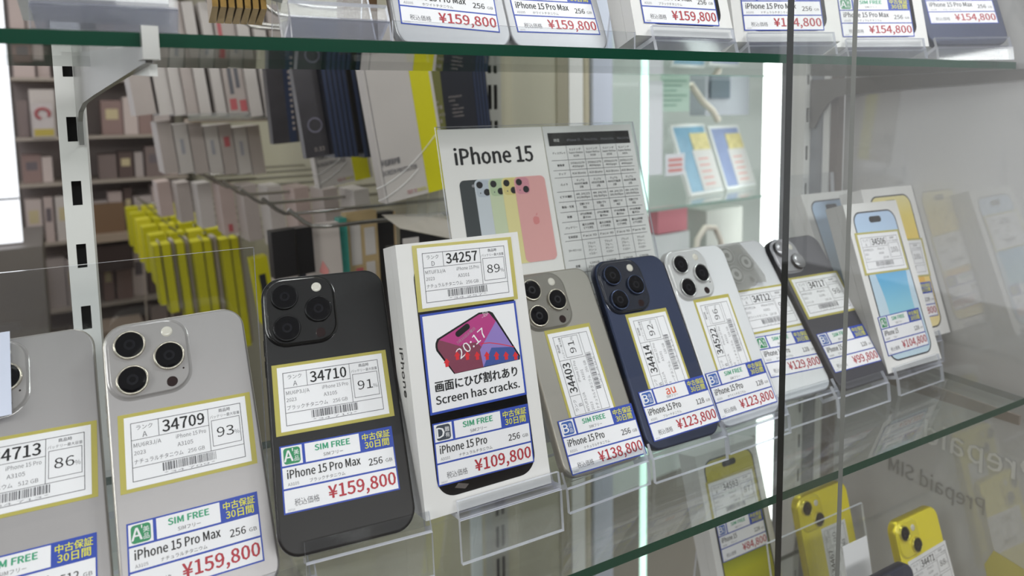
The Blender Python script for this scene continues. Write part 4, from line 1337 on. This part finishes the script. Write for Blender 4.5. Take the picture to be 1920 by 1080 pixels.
# row of white packs, far end of the top row
random.seed(11)
xx = 0.128
for i, (w_, g, red) in enumerate([(0.034, 0.003, 0), (0.023, 0.0, 0), (0.019, 0.0, 0), (0.019, 0.0, 0), (0.019, 0.006, 0), (0.018, 0.001, 0), (0.034, 0.0, 1), (0.021, 0.004, 0), (0.021, 0.004, 0), (0.021, 0.003, 0)]):
    bands = []
    if red:
        bands = [('q', 0.1, 0.45, 0.06, 0.16, PKR), ('q', 0.6, 0.95, 0.04, 0.14, PKR), ('q', 0.1, 0.3, 0.52, 0.86, PKR), ('q', 0.55, 0.75, 0.25, 0.5, GREYINK), ('q', 0.2, 0.4, 0.2, 0.44, GREYINK)]
    lab = 'white pack with red and black print among the white packs' if red else 'plain white pack in the top row of white packs'
    pack('white_pack', lab, xx + w_ / 2, 1.42 - 0.012 * i, 0.268 - 0.0008 * i, w_ - 0.0012, 0.09, 0.2, PKW if i % 3 else PKW2, 0.11, bands, None if red else 'plain white packs of the top row')
    xx += w_ + g
for i in range(7):
    pack('white_pack', 'white pack hanging in the second row behind the steel hooks', 0.186 + 0.0265 * i, 1.46 + 0.0 * i, 0.158 - 0.002 * i, 0.0245, 0.08, 0.098 - 0.004 * (i % 2), PKW if i % 2 else PKW2, 0.1, [('q', 0.3, 0.7, 0.55, 0.75, PKR)] if i == 4 else [('q', 0.35, 0.6, 0.4, 0.7, FAINT)] if i % 2 else (), 'white packs of the second row')
for i in range(9):
    pack('white_pack', 'narrow pale pack hanging low behind the steel hooks', 0.20 + 0.0285 * i, 1.66 - 0.07 * i, 0.05 - 0.006 * i, 0.026, 0.07, 0.075 + 0.008 * i, [PKP, PKW2, PKW][i % 3], 0.08, [('q', 0.3, 0.6, 0.05, 0.2, PKR)] if i in (3, 6) else (), 'pale packs below the steel hooks')
# brown tray strip between first and second rows
b = MB()
b.box((0.20, 1.30, 0.253), (0.40, 1.34, 0.260), mat('tan_tray', (146, 126, 104), 0.5))
b.box((0.20, 1.298, 0.255), (0.40, 1.2995, 0.270), CLEARBAG)
tag(b.build('tray', None, AF), 'tan tray strip with clear lip under the top white packs', 'tray')
b = MB()
b.box((0.345, 1.305, 0.2705), (0.358, 1.315, 0.283), PKW)
b.box((0.352, 1.30, 0.238), (0.372, 1.31, 0.250), PKR)
tag(b.build('price_clip', None, AF), 'red and white price clip on the tan tray', 'price clip')
# near lower row
pack('black_pack', 'black-topped pack with white lower half hanging under the near hooks', 0.255, 0.93, -0.048, 0.03, 0.02, 0.16, PKW2, 0.04, [('h', 0.60, 1.0, mat('pack_jet', (22, 20, 22), 0.35)), ('q', 0.3, 0.45, 0.15, 0.5, PKB)])
pack('black_pack', 'slim black pack beside the black-topped pack', 0.2845, 0.935, -0.048, 0.022, 0.02, 0.16, PKW2, 0.04, [('h', 0.60, 1.0, mat('pack_jet', (22, 20, 22), 0.35)), ('q', 0.0, 0.4, 0.0, 0.6, PKB)])
o = pack('portrait_pack', 'pale pack with a violet silhouette print under the near hooks', 0.318, 0.942, -0.048, 0.04, 0.02, 0.16, mat('pack_lilac_white', (200, 190, 184), 0.45), 0.05)
b = MB()
b.poly([(-0.018, 0.01), (-0.006, 0.004), (0.003, 0.02), (0.006, 0.045), (0.004, 0.065), (-0.002, 0.085), (-0.010, 0.09), (-0.018, 0.06)], 0, mat('violet_print', (112, 98, 116), 0.5))
b.poly([(-0.014, 0.095), (-0.004, 0.086), (0.0, 0.094), (-0.008, 0.11)], 0, mat('pink_print', (224, 150, 146), 0.5))
b.build('silhouette_print', o, Matrix.Translation((0, -0.0108, 0)) @ Matrix.Rotation(math.pi / 2, 4, 'X'))
pack('teal_pack', 'narrow teal pack in clear wrap under the near hooks', 0.3435, 0.948, -0.048, 0.011, 0.02, 0.165, mat('pack_teal', (62, 140, 128), 0.25, noise=0.3, nscale=60), 0.03)
o = pack('kraft_pack', 'kraft brown pack with small white and red stickers', 0.3745, 0.955, -0.048, 0.046, 0.02, 0.17, mat('pack_kraft', (166, 144, 104), 0.6, noise=0.08, nscale=30), 0.03,
         [('q', 0.08, 0.42, 0.55, 0.9, PKW), ('q', 0.55, 0.9, 0.62, 0.86, PKW), ('q', 0.2, 0.44, 0.42, 0.52, PKR), ('q', 0.55, 0.85, 0.36, 0.56, PKW)])
pack('black_pack', 'plain black pack right of the kraft pack', 0.4135, 0.962, -0.048, 0.03, 0.02, 0.165, mat('pack_jet', (22, 20, 22), 0.35), 0.02, [('v', 0.9, 1.0, mat('pack_tan_edge', (170, 146, 112), 0.5))])
b = MB()
b.box((0.338, 0.745, -0.09), (0.428, 0.79, 0.100), mat('pack_jet', (22, 20, 22), 0.35))
sil = mat('pack_silver', (176, 170, 160), 0.3, noise=0.12, nscale=50)
b.add([(0.338, 0.7445, 0.129), (0.428, 0.7445, 0.102), (0.430, 0.81, 0.130), (0.343, 0.81, 0.137)], [(0, 1, 2, 3)], sil)
b.add([(0.338, 0.7447, 0.1005), (0.428, 0.7447, 0.1005), (0.428, 0.7447, 0.1015), (0.338, 0.7447, 0.1285)], [(0, 1, 2, 3)], mat('pack_jet', (22, 20, 22), 0.35))
b.box((0.341, 0.7432, 0.078), (0.362, 0.7444, 0.116), PKW)
tag(b.build('black_carton', None, AF), 'black carton with silver top left of the white phone box top', 'carton')
b = MB()
for i in range(5):
    x0 = 0.372 + 0.014 * i
    b.poly([(x0, 0.10), (x0 + 0.03, 0.098), (x0 + 0.034, 0.15 - 0.004 * i), (x0 + 0.004, 0.152)], 0.004 * i, CLEARBAG)
tag(b.build('clear_bag', None, AF @ Matrix.Translation((0, 0.80, 0.03)) @ Matrix.Rotation(math.pi / 2, 4, 'X')), 'crumpled clear plastic bags hanging above the black carton', 'plastic bag')
# yellow packs of the lower row
random.seed(5)
yl = [(0.198, 1.80, 0.0135), (0.220, 1.80, 0.020), (0.252, 1.80, 0.018), (0.288, 1.79, 0.024), (0.313, 1.79, 0.018), (0.352, 1.78, 0.022), (0.376, 1.78, 0.018)]
for i, (x, y, w_) in enumerate(yl):
    hh = 0.145 + 0.022 * i
    pack('yellow_pack', 'yellow pack hanging in the front of the lower yellow row', x, y, -0.035 - hh, w_, 0.05, hh, PKY, 0.07, [('v', 0.0, 0.06, PKO)], 'yellow packs at the front of the lower row')
    gap = (yl[i + 1][0] - yl[i + 1][2] / 2 if i < len(yl) - 1 else x + w_ / 2 + 0.012) - (x + w_ / 2)
    if gap > 0.004:
        pack('white_pack', 'white card between the yellow packs of the lower row', x + w_ / 2 + gap / 2 - 0.0006, y + 0.01, -0.03 - hh, (gap - 0.0022) * 0.6, 0.05, hh, PKW2, 0.07, (), 'white cards between the yellow packs')
for r in range(1, 6):
    for i in range(4):
        x = 0.215 + 0.045 * i
        pack('yellow_pack', 'yellow pack hanging further back in the lower row', x, 1.80 + 0.155 * r, -0.16, 0.036, 0.05, 0.125, PKY if (i + r) % 3 else mat('pack_yellow_bright', (214, 206, 40), 0.45), 0.05, (), 'yellow packs further back')
pack('yellow_pack', 'yellow pack with black print nearest the black phone', 0.330, 1.35, -0.135, 0.03, 0.03, 0.13, PKY, 0.12, [('q', 0.3, 0.7, 0.3, 0.75, PKB)])

# ------------------------------------------------------------------ far shelving unit
FARB = mat('far_back', (156, 144, 140), 0.7, noise=0.15, nscale=6)
FARS = mat('far_shelf', (172, 160, 148), 0.5)
rootm = AF
k = empty('shelving_unit', rootm @ Matrix.Translation((0.0, 3.3, -1.1)))
tag(k, 'grey store shelving at the far end of the aisle', 'shelving')
b = MB()
b.box((-0.115, 0.32, 0), (0.5, 0.34, 2.2), FARB)
b.build('back_panel', k)
b = MB()
b.box((0.075, -0.02, 0), (0.105, 0.0, 2.2), mat('far_upright', (126, 122, 120), 0.5))
b.build('upright', k)
for z in (0.25, 0.58, 0.86, 1.10, 1.285, 1.52, 1.70, 1.90):
    b = MB()
    b.box((-0.112, 0.0, z - 0.012), (0.495, 0.318, z), FARS)
    b.build('shelf', k)
random.seed(21)
pal = [(196, 178, 172), (176, 156, 150), (206, 196, 190), (150, 124, 118), (128, 112, 108), (184, 172, 168), (98, 80, 76), (206, 190, 184)]
for z, hmax in ((0.25, 0.28), (0.58, 0.24), (0.86, 0.20), (1.10, 0.14), (1.285, 0.19), (1.52, 0.15), (1.70, 0.17), (1.90, 0.2)):
    x = -0.10
    while x < 0.44:
        w_ = random.uniform(0.03, 0.085)
        h_ = hmax * random.uniform(0.72, 1.0)
        if not (0.07 < x + w_ and x < 0.11):
            c = random.choice(pal)
            q = MB()
            mt = mat('far_pack_%d_%d_%d' % c, c, 0.55)
            q.box((0, 0, 0), (w_, 0.12, h_), mt)
            if random.random() < 0.5:
                q.box((w_ * 0.2, -0.0006, h_ * 0.45), (w_ * 0.8, 0, h_ * 0.75), mat('far_print_%d' % random.randint(0, 2), random.choice([(170, 92, 92), (206, 190, 150), (110, 100, 104)]), 0.5))
            o = q.build('carton', None, rootm @ Matrix.Translation((x, 3.32 + random.uniform(0, 0.05), -1.1 + z + 0.0005)))
            tag(o, 'small pale carton on the far grey shelving', 'carton', 'cartons on the far shelving')
        x += w_ + random.uniform(0.002, 0.009)
# things singled out there
q = MB()
q.box((0.122, 3.26, -0.215), (0.238, 3.296, -0.095), mat('tan_box', (122, 94, 68), 0.6))
tag(q.build('tan_box', None, AF), 'plain tan box on the far shelving right of the left post', 'box')
sheetbox('shelf_ledge', 'cream ledge below the plain tan box', 'ledge', (0.115, 3.20, -0.245), (0.27, 3.298, -0.2155), mat('cream_ledge', (168, 150, 132), 0.5))
sheetbox('dark_bin', 'dark red-brown bin under the cream ledge', 'bin', (0.12, 3.22, -0.37), (0.255, 3.296, -0.26), mat('dark_bin', (58, 42, 38), 0.6))
sheetbox('cream_carton', 'wide cream carton low behind the left acrylic plate', 'carton', (0.10, 3.0, -0.72), (0.262, 3.2, -0.56), mat('cream_carton', (160, 142, 126), 0.6))
q = MB()
q.box((-0.052, 3.29, 0.185), (0.018, 3.293, 0.32), mat('leaflet_white', (196, 186, 184), 0.5))
q.loft([circ(-0.017, 0.0, 0.026, 0, 18), circ(-0.017, 0.0, 0.017, 0, 18)], PKR, False, False) if False else None
ring = [(-0.017 + 0.022 * math.cos(t_), 3.2885, 0.278 + 0.02 * math.sin(t_)) for t_ in [math.pi * 1.6 * i / 14 - 0.6 for i in range(15)]]
q.tube(ring, 0.006, PKR, 6)
q.box((-0.049, 3.2885, 0.19), (0.016, 3.2895, 0.218), mat('leaflet_yellow', (184, 164, 70), 0.5))
tag(q.build('leaflet', None, AF), 'white leaflet with a red swirl and yellow strip at the far left', 'leaflet')
q = MB()
for i in range(6):
    z = -0.14 - 0.028 * i
    q.tube([(0.27, 3.0, z), (0.36, 3.0, z), (0.36, 3.15, z), (0.27, 3.15, z), (0.27, 3.0, z)], 0.003, mat('wire_cream', (190, 174, 160), 0.4), 6)
for x in (0.27, 0.36):
    q.tube([(x, 3.0, -0.14), (x, 3.0, -1.09)], 0.003, mat('wire_cream', (190, 174, 160), 0.4), 6)
tag(q.build('wire_rack', None, AF), 'small cream wire rack between the far shelving and yellow packs', 'rack')
# lit sign panel at the far left
q = MB()
q.box((-0.75, 2.5, -0.105), (-0.088, 2.53, 1.4), mat('lit_panel', (246, 247, 255), 0.4, emit=1.1))
q.box((-0.75, 2.496, 0.024), (-0.088, 2.4995, 0.030), GREYINK)
q.box((-0.75, 2.496, 0.428), (-0.075, 2.4995, 0.440), GREYINK)
tag(q.build('lit_panel', None, AF), 'bright white lit panel at the left edge of the photo', 'lit panel')
b = MB()
b.box((-1.2, 2.45, -1.1), (-0.04, 2.9, -0.115), mat('counter_grey', (118, 112, 108), 0.5, noise=0.08, nscale=4))
tag(b.build('counter', None, AF), 'grey counter below the lit panel at the left', 'counter')
